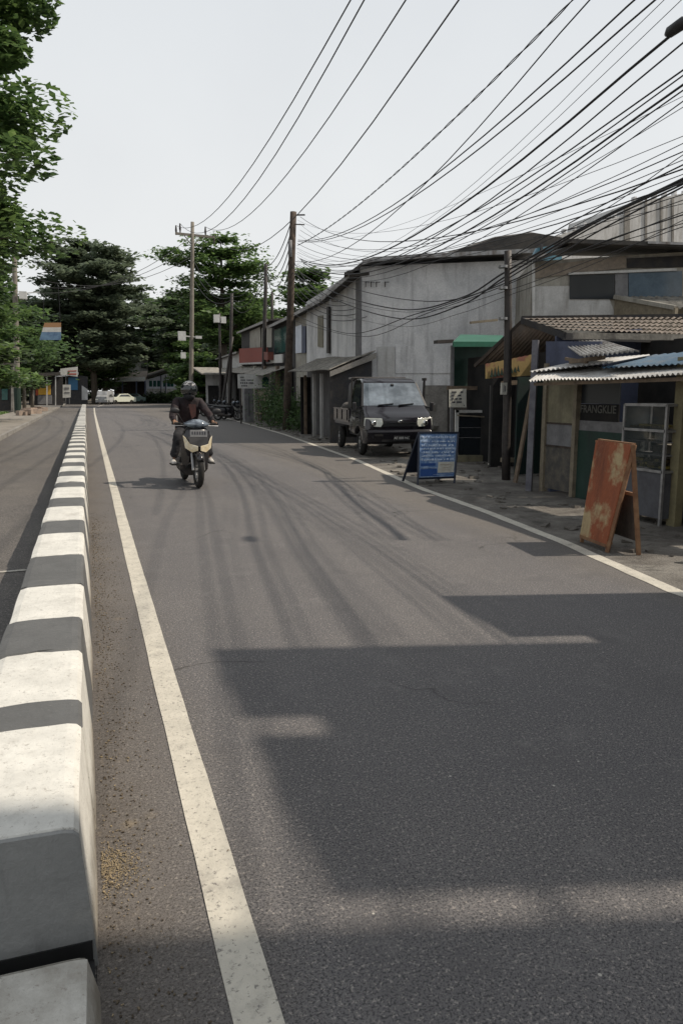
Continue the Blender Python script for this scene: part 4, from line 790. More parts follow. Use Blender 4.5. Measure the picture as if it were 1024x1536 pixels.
# ------------------------------------------------------------ shophouses beyond the frame (cast the foreground shade)
sk_ = -.27/.963
for lab, x0, x1, y0, y1, z in (('two storey shophouse beyond the right edge of the photo', 5.2, 11, .635, 2.95, 5.6), ('tall shophouse behind the camera on the right', 5.0, 12, -16, .56, 7.4), ('low tin roofed shop just beyond the right edge of the photo', 4.95, 9, 3.15, 4.15, 3.05)):
    t = thing('shophouse', lab, 'building', (x0+.4, (y0+y1)/2, 0)); m = MB(); s0 = sk_*.4; s1 = sk_*(x1-x0)
    yb = y0-.22 if z < 4 else y0
    prism(m, [(x0+.4, yb+s0), (x1, yb+s1), (x1, y1+s1), (x0+.4, y1+s0)], 0, z); m.build('wall', wall_cream, t)
    m = MB(); pts = [(x0, y0, z), (x1, y0+s1, z+.3), (x1, y1+s1, z+.3), (x0, y1, z)]
    if z == 5.6: zn = z+.3*.35/(x1-x0); pts += [(x0, 1.96, z), (x0+.35, 1.96-.1, zn), (x0+.35, 1.76-.1, zn), (x0, 1.76, z)]   # eave edge notched to let a patch of sun onto the road
    m.slab(pts, (0, 0, .08)); m.build('roof', zinc, t)
    m = MB(); m.box((x0+.37, (y0+y1)/2+s0, 1.1), (.06, min(2.4, (y1-y0)*.6), 2.2)); m.build('door', wood_dark, t); m = MB(); m.box((x0+.37, (y0+y1)/2+s0, z*.75), (.06, min(1.6, (y1-y0)*.4), z*.15)); m.build('window', side_glass, t)
#@@REST
# ------------------------------------------------------------ sign boards
bo = thing('sandwich_board', 'rusty orange sandwich board with a peeling pale face at the road edge', 'sign board', (4.75, 5.85, 0))
f0, f1 = at_z(869, 813), at_z(907, 828); b1 = at_z(957, 832); b0 = b1+(f0-f1)*1.0+Vector((0, 0, 0))
up0 = (f0+b0)/2+Vector((0, 0, 0)); z_ = 1.10
T0 = at_v(895, 660, (f0.x*.5+b0.x*.5, f0.y*.5+b0.y*.5), (f1.x*.5+b1.x*.5, f1.y*.5+b1.y*.5)); T1 = at_v(948, 667, (f0.x*.5+b0.x*.5, f0.y*.5+b0.y*.5), (f1.x*.5+b1.x*.5, f1.y*.5+b1.y*.5))
lo = .06
m = MB(); q = [f0.lerp(T0, lo), f1.lerp(T1, lo), T1, T0]; nn = (q[1]-q[0]).cross(q[3]-q[0]).normalized(); m.slab([p+nn*.0 for p in q], nn*.012); m.build('front_panel', rust_face, bo)
m = MB(); g_ = nn*.02
m.bar(f0-g_, T0-g_, .03); m.bar(f1-g_, T1-g_, .035); m.bar(T0-g_, T1-g_, .03); m.bar(f0.lerp(T0, lo), f1.lerp(T1, lo), .03); m.build('front_frame', rust_frame, bo)
m = MB(); m.bar(b0, T0, .03); m.bar(b1, T1, .035); m.bar(b0.lerp(T0, .55), b1.lerp(T1, .55), .03); m.build('rear_frame', rust_frame, bo)
m = MB(); m.slab([b0.lerp(T0, .12), b1.lerp(T1, .12), b1.lerp(T1, .54), b0.lerp(T0, .54)], (.01, 0, 0)); m.build('rear_panel', wood_dark, bo)
bl = thing('sandwich_board', 'blue sandwich board covered in chalky writing with a small poster', 'sign board', (5.5, 11.2, 0)); yb = 11.15
a0, a1 = at_z(632, 729), at_z(689, 727); a0.y = a1.y = yb; h0 = at_y(628, 649, yb+.14); h1 = at_y(687, 649, yb+.14)
c0_ = a0+Vector((-.03, .55, 0)); c1_ = a1+Vector((-.03, .55, 0))
def bq(u, v): return a0.lerp(h0, v).lerp(a1.lerp(h1, v), u)
nb = (a1-a0).cross(h0-a0).normalized(); nb = -nb if nb.y > 0 else nb
m = MB(); m.slab([bq(.03, .13), bq(.97, .13), bq(.97, .98), bq(.03, .98)], -nb*.012); m.build('front_panel', blue_face, bl)
m = MB(); m.bar(a0, h0, .03); m.bar(a1, h1, .03); m.bar(h0, h1, .03); m.bar(bq(0, .12), bq(1, .12), .03); m.build('front_frame', blue_frame, bl)
m = MB(); m.bar(c0_, h0, .03); m.bar(c1_, h1, .03); m.bar(c0_.lerp(h0, .2), c1_.lerp(h1, .2), .03); m.build('rear_frame', blue_frame, bl)
m = MB(); m.slab([c0_.lerp(h0, .2), c1_.lerp(h1, .2), h1, h0], (0, .01, 0)); m.build('rear_panel', blue_frame, bl)
m = MB(); m.slab([bq(.06, .16)+nb*.004, bq(.5, .16)+nb*.004, bq(.5, .30)+nb*.004, bq(.06, .30)+nb*.004], nb*.002); m.slab([bq(.06, .36)+nb*.004, bq(.45, .36)+nb*.004, bq(.45, .41)+nb*.004, bq(.06, .41)+nb*.004], nb*.002); m.build('blue_block', M('solid_blue', (.02, .07, .24), rough=.6), bl)
m = MB()
for row, (v, hh) in enumerate(((.915, .045), (.83, .03), (.755, .04), (.69, .03), (.62, .035), (.55, .03), (.48, .035))):
    u = .08
    while u < .90:
        w__ = random.uniform(.012, .035)
        for s_ in range(random.randint(1, 3)):
            uu = u+random.uniform(0, w__); p = bq(uu, v-hh*.5)+nb*.006; q_ = bq(uu+random.uniform(-.02, .025), v+hh*random.uniform(.1, .6))+nb*.006; m.bar(p, q_, .013, .002)
        if random.random() < .6: m.bar(bq(u, v+random.uniform(-.5, .5)*hh)+nb*.006, bq(u+w__, v+random.uniform(-.5, .5)*hh)+nb*.006, .008, .002)
        u += w__+.006+(.03 if random.random() < .12 else 0)
m.bar(bq(.06, .325)+nb*.006, bq(.48, .325)+nb*.006, .02, .002); m.bar(bq(.4, .185)+nb*.006, bq(.93, .19)+nb*.006, .014, .002); m.bar(bq(.05, .15)+nb*.006, bq(.95, .15)+nb*.006, .014, .002)
m.build('chalk_writing', chalk, bl)
m = MB(); m.slab([bq(.52, .22)+nb*.008, bq(.95, .22)+nb*.008, bq(.95, .43)+nb*.008, bq(.52, .43)+nb*.008], nb*.003); po = m.build('poster', paper, bl)
m = MB(); 
for i in range(8): m.bar(bq(.57+.04*i, .375+.008*math.sin(i*1.3))+nb*.013, bq(.605+.04*i, .375+.008*math.sin(i*1.3+1))+nb*.013, .014, .002)
m.bar(bq(.62, .31)+nb*.013, bq(.86, .33)+nb*.013, .012, .002); m.bar(bq(.62, .27)+nb*.013, bq(.84, .27)+nb*.013, .01, .002); m.build('poster_print', M('brown_print', (.25, .14, .08), rough=.8), po)
# ------------------------------------------------------------ pickup truck (local: nose at y=0 facing -y, +y rear)
tk = thing('pickup_truck', 'dark grey small pickup truck parked facing the camera on the verge', 'pickup truck', world=False)
prof_ = [(0.02, .34), (0.0, .62), (0.03, .78), (.06, .93), (.20, 1.05), (.40, 1.14), (.95, 1.76), (1.10, 1.84), (1.30, 1.87), (1.80, 1.87), (1.90, 1.83), (1.94, 1.5), (1.95, .55), (1.35, .50), (1.29, .50)]
arc = [(.86+.41*math.cos(a), .30+.41*math.sin(a)) for a in [R(x) for x in (28, 50, 75, 100, 125, 150)]]
pr = prof_[:-1]+arc+[(.44, .36)]
def hw(z): 
    for (z0, w0), (z1, w1) in zip([(0, .80), (.6, .825), (1.05, .825), (1.14, .80), (1.9, .66)], [(.6, .825), (1.05, .825), (1.14, .80), (1.9, .66), (3, .66)]):
        if z <= z1: return w0+(w1-w0)*(z-z0)/(z1-z0)
rg = []
for s_, sh in ((-1, 0), (-.86, .5), (-.45, .88), (0, 1), (.45, .88), (.86, .5), (1, 0)):
    rg.append([Vector((s_*hw(z), y-(.055*sh if y < .9 and z > .36 else 0), z+(.018*sh if z > 1.7 else 0))) for y, z in pr])
m = MB(); m.rings(rg); m.build('cab', truck_paint, tk, bevel=.045)
def wq(u, v, o=.012): # windscreen param, u -1..1, v 0..1
    y0, z0, y1, z1 = .46, 1.205, .94, 1.745; y = y0+(y1-y0)*v; z = z0+(z1-z0)*v; w_ = hw(z)*(.975-.02*v)
    n = Vector((0, -(z1-z0), (y1-y0))).normalized(); return Vector((u*w_, y-.055*(1-abs(u)**2.2), z))+n*o
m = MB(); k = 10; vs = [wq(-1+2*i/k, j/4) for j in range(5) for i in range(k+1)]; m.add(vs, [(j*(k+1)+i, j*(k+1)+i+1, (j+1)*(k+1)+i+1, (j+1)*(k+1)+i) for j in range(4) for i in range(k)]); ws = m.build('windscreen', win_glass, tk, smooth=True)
m = MB()
for s_ in (-.55, .12): m.bar(wq(s_, .0, .03), wq(s_+.5, .06, .03), .022)
m.build('wiper', blk_plastic, ws)
m = MB(); m.tube([wq(0, .9, .02), wq(.1, .9, .02)], .03, 8); m.build('mirror_stub', blk_plastic, ws)
m = MB(); m.bar(wq(-1.03, -.02, .004), wq(-1.03, 1.02, .004), .045, .02); m.bar(wq(1.03, -.02, .004), wq(1.03, 1.02, .004), .045, .02); m.bar(wq(-1.0, 1.03, .002), wq(1, 1.03, .002), .02, .02); m.build('pillar_trim', blk_plastic, tk)
for s in (-1, 1):
    m = MB(); xs = lambda z: s*(hw(z)+.004)
    m.slab([(xs(1.2), .72, 1.2), (xs(1.2), 1.6, 1.2), (xs(1.74), 1.62, 1.74), (xs(1.74), 1.08, 1.74)], (s*.006, 0, 0)); sw = m.build('side_window', side_glass, tk)
    m = MB(); m.bar((s*(hw(.9)+.008), .98, .92), (s*(hw(.9)+.008), 1.10, .92), .02, .03); m.build('door_handle', blk_plastic, tk)
    m = MB(); m.bar((s*(hw(.5)+.002), 1.68, .56), (s*(hw(1.1)+.002), 1.68, 1.15), .006, .008); m.bar((s*(hw(1.1)+.002), .62, 1.10), (s*(hw(.6)+.002), .62, .72), .006, .008); m.build('door_seam', ink, tk)
    hl = MB(); # headlight wraps the corner
    pts = [(s*.825, .10, .93), (s*.835, .10, .74), (s*.46, -.04, .72), (s*.41, -.04, .80), (s*.44, -.03, .92)]
    hl.add(pts+[(x+s*.0, y-.035, z) for x, y, z in pts], [(0, 1, 2, 3, 4), (9, 8, 7, 6, 5)]+[(i, i+5, (i+1) % 5+5, (i+1) % 5) for i in range(5)]); h_ = hl.build('headlight', lamp_m, tk, bevel=.008)
    b2 = MB(); b2.ball((s*.63, -.045, .81), (.062, .02, .062)); b2.build('reflector', chrome, h_, smooth=True)
    
    m = MB(); m.box((s*.97, .55, 1.18), (.09, .07, .22)); mi = m.build('wing_mirror', blk_plastic, tk, bevel=.025); m = MB(); m.bar((s*.80, .58, 1.17), (s*.94, .56, 1.15), .03); m.build('mirror_arm', blk_plastic, mi)
    m = MB(); m.tube([(s*.62, -.075, .50), (s*.62, -.045, .50)], .055, 14); m.build('fog_lamp', blk_plastic, tk)
m = MB(); m.box((0, -.07, .775), (.84, .02, .095)); m.build('grille', blk_plastic, tk, bevel=.008)
m = MB(); m.bar((-.42, -.09, .815), (.42, -.09, .815), .018, .02); m.ball((0, -.10, .845), (.055, .012, .038)); m.build('chrome_badge_bar', chrome, tk)
m = MB(); m.rings([[Vector((x, y0, .32)), Vector((x, y0-.045, .36)), Vector((x, y0-.05, .60)), Vector((x, y0, .66)), Vector((x, .3, .66)), Vector((x, .3, .32))] for x, y0 in ((-.83, .10), (-.78, -.01), (-.45, -.055), (0, -.065), (.45, -.055), (.78, -.01), (.83, .10))]); m.build('bumper', M('bumper_paint', (.010, .009, .012), rough=.2, spec=.4), tk, bevel=.012)
m = MB(); m.box((0, -.117, .40), (.9, .01, .05)); m.box((-.52, -.10, .53), (.2, .015, .05)); m.box((.52, -.10, .53), (.2, .015, .05)); m.build('air_intake', black_in, tk)
m = MB(); m.box((.03, -.135, .46), (.40, .012, .13)); pl_ = m.build('number_plate', M('plate_black', (.02, .02, .022), rough=.4), tk)
text('AE 888 NC', .082, M('plate_white', (.55, .55, .53), rough=.5), pl_, (.03, -.1425, .46), (R(90), 0, 0), 'plate_lettering')
# bed
m = MB(); m.box((0, 3.02, .72), (1.56, 2.08, .08)); m.m = 1; m.box((-.50, 2.6, .48), (.1, 3.2, .14)); m.box((.50, 2.6, .48), (.1, 3.2, .14)); m.build('cargo_floor', [truck_paint, blk_plastic], tk)
for s in (-1, 1):
    m = MB(); m.box((s*.79, 3.02, .93), (.04, 2.08, .36)); m.box((s*.815, 3.02, 1.10), (.03, 2.08, .04)); m.box((s*.812, 3.02, .80), (.02, 2.06, .03)); 
    for yy in (2.2, 2.9, 3.6): m.box((s*.815, yy, .94), (.03, .05, .3))
    m.build('side_gate', truck_paint, tk)
m = MB(); m.box((0, 4.07, .93), (1.56, .04, .36)); m.build('tailgate', truck_paint, tk)
m = MB()
for x_ in (-.72, .72):
    m.tube([(x_, 2.02, .76), (x_, 2.02, 1.9)], .02, 8)
m.tube([(-.72, 2.02, 1.9), (.72, 2.02, 1.9)], .02, 8); m.tube([(-.72, 2.02, 1.6), (.72, 2.02, 1.6)], .015, 8); m.build('headboard_rack', pole_iron, tk)
for s in (-1, 1):
    for yy in (.86, 3.51):
        m = MB(); m.torus((s*.70, yy, .30), .225, .08, 'X', 30, 10, 1.05); wh = m.build('wheel', rubber, tk, smooth=True)
        m = MB(); m.tube([(s*.66, yy, .30), (s*.76, yy, .30)], .165, 22); m.ball((s*.765, yy, .30), (.02, .06, .06)); 
        m.build('rim', rim_m, wh, bevel=.01)
        m = MB()
        for k in range(6): a = k*R(60); m.tube([(s*.762, yy+.105*math.cos(a), .30+.105*math.sin(a)), (s*.765, yy+.105*math.cos(a), .30+.105*math.sin(a))], .024, 8)
        m.build('rim_hole', black_in, wh)
m = MB(); m.box((0, 3.51, .45), (1.2, .7, .3)); m.box((0, .86, .45), (1.25, .7, .3)); m.build('axle_housing', black_in, tk)
# load: framed tarpaulin bundle and sacks
ld = thing('tarpaulin_bundle', 'pale topped covered bundle standing in the bed of the pickup', 'cargo', world=False)
rgs = []
for y, w__, z in ((2.12, .60, 1.78), (2.3, .62, 1.88), (2.75, .63, 1.86), (3.0, .60, 1.80)):
    rgs.append([Vector((-w__, y, .78)), Vector((-w__-.02, y, 1.3)), Vector((-w__, y, z-.1)), Vector((-w__*.8, y, z)), Vector((0, y, z+.03)), Vector((w__*.8, y, z)), Vector((w__, y, z-.1)), Vector((w__+.02, y, 1.3)), Vector((w__, y, .78))])
m = MB(); m.rings(rgs); m.build('cover', [M('dark_cover', (.05, .05, .05), (.09, .085, .08), 5, .7)], ld, smooth=True)
m = MB(); m.box((0, 2.55, 1.90), (1.22, .86, .05)); m.build('pale_lid', tarp, ld, bevel=.015)
sk = MB()
for i, (x_, y_, z_, s_) in enumerate(((-.45, 3.4, .98, .26), (-.1, 3.5, .95, .24), (.35, 3.3, .98, .26), (-.5, 3.8, .98, .22), (.4, 3.8, .98, .24), (-.55, 3.2, 1.14, .17))):
    sk.ball((x_, y_, z_), (s_*1.2, s_, s_*.8), 12, 8)
sk_o = sk.build('sacks', M('dull_sack', (.13, .12, .11), (.08, .075, .07), 5, .85, .5, 12), smooth=True); tag(sk_o, 'heap of dull sacks at the back of the pickup bed', 'sacks')
hd = Vector((.38, 2.85)).normalized(); ang = -math.atan2(hd.x, hd.y)
wf = at_z(543, 682); wf.z = 0
for o in (tk, ld, sk_o):
    o.rotation_euler = (0, 0, ang); rot = Matrix.Rotation(ang, 3, 'Z'); o.location = wf-rot @ Vector((-.70, .86, 0))
# ------------------------------------------------------------ scooter (local: front wheel contact at origin, facing -y)
def scooter(label, body, accent, group=None):
    t = thing('scooter', label, 'motor scooter', world=False, group=group)
    for yy, nm in ((0, 'front_wheel'), (1.27, 'rear_wheel')):
        m = MB(); m.torus((0, yy, .285), .235, .05, 'X', 32, 10, .95); wh = m.build('wheel', rubber, t, smooth=True)
        m = MB(); m.torus((0, yy, .285), .185, .016, 'X', 28, 6, 1.6)
        for k in range(5): a = k*R(72)+.3; m.bar((0, yy, .285), (0, yy+.18*math.cos(a), .285+.18*math.sin(a)), .022, .03)
        m.tube([(-.05, yy, .285), (.05, yy, .285)], .035, 12); m.build('rim', rim_m, wh)
    m = MB()
    for s in (-1, 1): m.tube([(s*.085, 0, .285), (s*.085, .10, .56), (s*.07, .16, .72)], .021, 10)
    m.box((0, .13, .66), (.2, .05, .05)); m.build('fork', alu, t, smooth=False)
    m = MB(); rg = []
    for k in range(9):
        a = R(35)+R(125)*k/8; y = -.295*math.cos(a); z = .285+.30*math.sin(a); w_ = .07*(.75+.25*math.sin(R(180)*k/8)); n = Vector((0, -math.cos(a), math.sin(a)))
        c = Vector((0, y, z)); rg.append([c+Vector((-w_, 0, 0))-n*.05, c+Vector((-w_*.7, 0, 0))+n*.005, c+n*.02, c+Vector((w_*.7, 0, 0))+n*.005, c+Vector((w_, 0, 0))-n*.05])
    m.rings(rg, closed=False, cap=False); o = m.build('front_mudguard', body, t, smooth=True); sd_ = o.modifiers.new('s', 'SOLIDIFY'); sd_.thickness = .006
    # apron (front shield)
    m = MB(); rg = []
    for z, w_, y, d_ in ((.44, .10, .20, .03), (.52, .155, .10, .05), (.60, .20, .04, .08), (.70, .225, .02, .10), (.80, .225, .03, .10), (.90, .20, .07, .08), (.98, .16, .12, .05)):
        rg.append([Vector((w_*math.cos(a), y+d_*1.3-d_*1.3*math.sin(a)**.8 if math.sin(a) > 0 else y+d_*1.3, z)) for a in [R(x) for x in (0, 20, 40, 65, 90, 115, 140, 160, 180)]]+[Vector((-w_*.9, y+.16, z)), Vector((w_*.9, y+.16, z))])
    m.rings(rg); m.build('front_shield', body, t, smooth=True, subd=1)
    m = MB()  # side leg shields going down to floor
    for s in (-1, 1): m.slab([(s*.20, .16, .92), (s*.24, .22, .70), (s*.20, .26, .34), (s*.12, .20, .34), (s*.10, .12, .60)], (s*.01, .03, 0))
    m.build('leg_shield', body, t, bevel=.008)
    for s in (-1, 1):   # headlights swept V
        m = MB(); pts = [(s*.02, -.05, .60), (s*.11, -.04, .575), (s*.205, .035, .64), (s*.235, .085, .84), (s*.195, .045, .80), (s*.14, -.035, .71), (s*.02, -.058, .675)]
        m.slab(pts, (0, -.03, 0)); m.build('headlight', accent, t, bevel=.008)
    m = MB(); m.slab([(-.15, -.055, .72), (-.04, -.066, .665), (.04, -.066, .665), (.15, -.055, .72), (.16, -.015, .82), (-.16, -.015, .82)], (0, -.012, 0)); m.build('nose_panel', blk_plastic, t)
    m = MB(); m.box((0, -.025, .875), (.27, .008, .105)); pl = m.build('number_plate', M('scooter_plate', (.30, .30, .30), rough=.4), t)
    m = MB()
    for i in range(6): m.box((-.10+.04*i, -.031, .88), (.022, .003, .05))
    m.build('plate_print', ink, pl)
    m = MB(); m.rings([[Vector((x, .10+.35*abs(x)**1.5, z0)), Vector((x, .06+.3*abs(x)**1.5, (z0+z1)/2)), Vector((x, .16+.2*abs(x), z1)), Vector((x, .26, (z0+z1)/2-.01))] for x, z0, z1 in ((-.20, 1.00, 1.03), (-.14, .97, 1.06), (-.06, .95, 1.09), (.06, .95, 1.09), (.14, .97, 1.06), (.20, 1.00, 1.03))]); m.build('handlebar_cowl', M('cowl_glare', (.06, .075, .10), (.30, .36, .42), 7, .12, spec=.8), t, smooth=True)  # pale blue glare is mixed into the dark cowl colour
    m = MB(); m.tube([(-.36, .27, 1.02), (-.18, .20, 1.01), (.18, .20, 1.01), (.36, .27, 1.02)], .016, 8); m.build('handlebar', pole_iron, t)
    for s in (-1, 1):
        m = MB(); m.tube([(s*.24, .225, 1.018), (s*.37, .275, 1.02)], .022, 10); m.build('grip', rubber, t)
        m = MB(); m.tube([(s*.17, .17, .99), (s*.36, .19, .985)], .007, 6); m.build('brake_lever', alu, t)
        m = MB(); m.tube([(s*.20, .21, 1.03), (s*.27, .19, 1.15), (s*.30, .19, 1.19)], .007, 6); m.ball((s*.335, .185, 1.225), (.075, .022, .045), 14, 8); m.build('mirror', blk_plastic, t, smooth=True)
    m = MB(); m.box((0, .48, .33), (.30, .42, .06)); m.build('floorboard', blk_plastic, t, bevel=.02)
    m = MB(); rg = []
    for y, w_, z0, z1 in ((.66, .12, .30, .72), (.80, .17, .28, .76), (1.05, .18, .36, .78), (1.30, .16, .50, .80), (1.55, .10, .62, .80), (1.68, .04, .70, .78)):
        rg.append([Vector((w_*a, y, z0+(z1-z0)*b)) for a, b in ((-.6, 0), (-1, .3), (-1, .7), (-.7, 1), (.7, 1), (1, .7), (1, .3), (.6, 0))])
    m.rings(rg); m.build('rear_body', body, t, smooth=True, subd=1)
    m = MB(); rg = []
    for y, w_, z in ((.62, .09, .76), (.75, .13, .785), (1.0, .15, .79), (1.2, .15, .82), (1.45, .12, .84), (1.56, .06, .83)): rg.append([Vector((w_*a, y, z+b)) for a, b in ((-1, -.04), (-.9, .02), (0, .035), (.9, .02), (1, -.04))])
    m.rings(rg); m.build('seat', M('seat_vinyl', (.02, .02, .02), rough=.6), t, smooth=True, subd=1)
    m = MB(); m.rings([[Vector((x, y, z)) for x, z in ((-.15, .24), (-.2, .32), (-.17, .45), (.17, .45), (.2, .32), (.15, .24))] for y in (.72, .9, 1.2)]); m.tube([(.19, .8, .30), (.20, 1.4, .36)], [.035, .06], 12); m.rings([[Vector((x, y, z)) for x, z in ((-.14, .17), (-.23, .27), (-.235, .36), (.235, .36), (.23, .27), (.14, .17))] for y in (.36, .45, .72)]); m.build('engine', pole_iron, t, bevel=.02)
    return t
gold = M('gold_headlamp', (.75, .62, .38), (.88, .82, .66), 14, .15, spec=.9, metal=.15)
sc1 = scooter('black scooter with pale gold headlights ridden down the road toward the camera', M('scooter_black', (.018, .017, .019), rough=.25, spec=.6), gold)
SL = at_z(298, 732)
sc1.location = SL; sc1.rotation_euler = (0, R(1.5), R(3))
# ------------------------------------------------------------ rider
def skin_obj(name, verts, edges, rads, mat, parent, sub=2, root=0):
    me = bpy.data.meshes.new(name); me.from_pydata([Vector(v) for v in verts], edges, []); me.materials.append(mat); o = bpy.data.objects.new(name, me); C.objects.link(o)
    sk = o.modifiers.new('skin', 'SKIN'); sk.use_smooth_shade = True
    for i, d in enumerate(me.skin_vertices[0].data):
        r_ = rads[i]; d.radius = r_ if hasattr(r_, '__len__') else (r_, r_); d.use_root = (i == root)
    s_ = o.modifiers.new('sub', 'SUBSURF'); s_.levels = s_.render_levels = sub
    dg = bpy.context.evaluated_depsgraph_get(); ev = o.evaluated_get(dg); nm = bpy.data.meshes.new_from_object(ev); o.modifiers.clear(); o.data = nm
    if not nm.materials: nm.materials.append(mat)
    nm.polygons.foreach_set('use_smooth', [True]*len(nm.polygons))
    if parent: o.parent = parent
    OFF[o.name] = Vector(); return o
skinm = M('skin', (.28, .16, .10), (.24, .13, .08), 9, .55, grime=.05)
jacket = M('dark_maroon_jacket', (.012, .009, .011), (.026, .012, .013), 5, .8, .4, 14); trous = M('black_trousers', (.016, .016, .019), (.026, .026, .03), 6, .9, .4, 14)
# joints in scooter frame
pel = (0, .98, .86); J = {'hipL': (-.10, .97, .86), 'hipR': (.10, .97, .86), 'kneeL': (-.235, .50, .80), 'kneeR': (.235, .52, .80), 'ankL': (-.30, .56, .42), 'ankR': (.29, .54, .44)}
bv = [pel, (0, .95, 1.02), (0, .90, 1.20), (0, .86, 1.34), (0, .84, 1.42), (0, .82, 1.50), (0, .80, 1.58)]
be = [(i, i+1) for i in range(6)]; br = [(.13, .10), (.125, .095), (.14, .10), (.12, .09), (.05, .05), (.07, .08), (.065, .075)]
for s, hip, kn, an in ((-1, 'hipL', 'kneeL', 'ankL'), (1, 'hipR', 'kneeR', 'ankR')):
    n0 = len(bv); h_, k_, a_ = Vector(J[hip]), Vector(J[kn]), Vector(J[an])
    bv += [h_, h_.lerp(k_, .5), k_, k_.lerp(a_, .45), a_]; be += [(0, n0)]+[(n0+i, n0+i+1) for i in range(4)]; br += [.085, .075, .058, .05, .036]
    n0 = len(bv); sh = Vector((s*.175, .86, 1.37)); el = Vector((s*.295, .60, 1.14)); wr = Vector((s*.315, .36, 1.04))
    bv += [sh, sh.lerp(el, .5), el, el.lerp(wr, .5), wr, wr+Vector((0, -.045, -.005)), wr+Vector((0, -.085, .0))]; be += [(3, n0)]+[(n0+i, n0+i+1) for i in range(6)]; br += [.055, .045, .038, .034, .026, (.034, .018), (.036, .016)]
person = skin_obj('person', bv, be, br, skinm, None); tag(person, 'rider in a dark jacket and helmet sitting on the moving scooter', 'person')
# fingers curl round grips
for s in (-1, 1):
    base = Vector((s*.315, .275, 1.04)); 
    for k in range(4):
        x = base.x+(k-1.5)*.019; L_ = (.028, .032, .03, .024)[k]; p0 = Vector((x, base.y+.01, base.z+.006))
        skin_obj('finger', [p0, p0+Vector((0, -.03, .0)), p0+Vector((0, -.04, -.03)), p0+Vector((0, -.018, -.03-L_*.6))], [(0, 1), (1, 2), (2, 3)], [.009, .009, .0085, .007], skinm, person, 1)
    p0 = base+Vector((-s*.03, .02, -.006)); skin_obj('thumb', [p0, p0+Vector((-s*.012, -.025, -.02)), p0+Vector((-s*.0, -.045, -.035))], [(0, 1), (1, 2)], [.011, .0105, .009], skinm, person, 1)
jv = [(0, .98, .84), (0, .95, 1.0), (0, .90, 1.18), (0, .86, 1.33), (0, .84, 1.42)]; je = [(0, 1), (1, 2), (2, 3), (3, 4)]; jr = [(.19, .14), (.185, .135), (.195, .14), (.165, .12), (.085, .08)]
for s in (-1, 1):
    n0 = len(jv); sh = Vector((s*.19, .86, 1.36)); el = Vector((s*.31, .60, 1.14)); wr = Vector((s*.315, .38, 1.045))
    jv += [sh, sh.lerp(el, .5), el, el.lerp(wr, .5), wr]; je += [(3, n0)]+[(n0+i, n0+i+1) for i in range(4)]; jr += [.082, .072, .062, .054, .044]
jk = skin_obj('jacket', jv, je, jr, jacket, person, 3)
def crease(o, amp, f):
    tx = bpy.data.textures.new('folds', 'CLOUDS'); tx.noise_scale = f; d = o.modifiers.new('folds', 'DISPLACE'); d.texture = tx; d.strength = amp; d.mid_level = .5; d.texture_coords = 'LOCAL'
crease(jk, .035, .09)
tv = [(0, .99, .86)]; te = []; tr_ = [(.17, .13)]
for s, hip, kn, an in ((-1, 'hipL', 'kneeL', 'ankL'), (1, 'hipR', 'kneeR', 'ankR')):
    n0 = len(tv); h_, k_, a_ = Vector(J[hip]), Vector(J[kn]), Vector(J[an]); tv += [h_, h_.lerp(k_, .5), k_, k_.lerp(a_, .5), a_+Vector((0, 0, .02))]; te += [(0, n0)]+[(n0+i, n0+i+1) for i in range(4)]; tr_ += [.11, .10, .085, .075, .07]
crease(skin_obj('trousers', tv, te, tr_, trous, person, 3), .03, .08)
m = MB()
shirt = MB(); shirt.slab([(-.02, .735, 1.33), (.10, .74, 1.32), (.11, .74, 1.12), (.03, .735, 1.08)], (0, -.004, 0)); shirt.build('jacket_patch', M('dull_red_patch', (.07, .024, .02), (.045, .02, .018), 8, .8), person)
for s, an in ((-1, 'ankL'), (1, 'ankR')):
    a_ = Vector(J[an]); m = MB(); rg = []
    for y, w_, h in ((.07, .035, .07), (.03, .042, .10), (-.05, .045, .07), (-.13, .045, .05), (-.17, .03, .035)):
        rg.append([a_+Vector((s*.012+w_*x, y, -.07+h*z)) for x, z in ((-1, 0), (-1, .5), (-.6, 1), (.6, 1), (1, .5), (1, 0))])
    m.rings(rg); so_ = m.build('shoe', M('white_shoe', (.55, .53, .50), (.35, .33, .3), 10, .6), person, smooth=True, subd=1)
    m = MB(); m.box(tuple(a_+Vector((s*.012, -.05, -.078))), (.095, .25, .02)); m.build('sole', rubber, so_, bevel=.006)
hc = Vector((0, .79, 1.565))
m = MB(); m.ball(hc, (.135, .155, .145), 24, 16, 0, R(128)); he = m.build('helmet', M('black_helmet', (.015, .015, .017), (.02, .02, .022), 5, .15, spec=.8, grime=0), person, smooth=True)
m = MB(); vs = []; nu, nv = 12, 6
for j in range(nv+1):
    for i in range(nu+1):
        a = R(-168+156*i/nu); e_ = R(22-58*j/nv); vs.append(hc+Vector((.142*math.cos(a)*math.cos(e_), .166*math.sin(a)*math.cos(e_), .148*math.sin(e_))))
m.add(vs, [(j*(nu+1)+i, j*(nu+1)+i+1, (j+1)*(nu+1)+i+1, (j+1)*(nu+1)+i) for j in range(nv) for i in range(nu)]); m.build('visor', M('dark_visor', (.01, .013, .014), rough=.08, spec=.9, grime=0), he, smooth=True)
m = MB(); vs = []
for j in range(4):
    for i in range(nu+1):
        a = R(-150+120*i/nu); e_ = R(58-30*j/3); vs.append(hc+Vector((.138*math.cos(a)*math.cos(e_), .159*math.sin(a)*math.cos(e_), .149*math.sin(e_))))
m.add(vs, [(j*(nu+1)+i, j*(nu+1)+i+1, (j+1)*(nu+1)+i+1, (j+1)*(nu+1)+i) for j in range(3) for i in range(nu)]); m.build('helmet_graphic', M('helmet_silver', (.42, .42, .43), (.02, .02, .02), 16, .2, lo=.48, hi=.52), he, smooth=True)
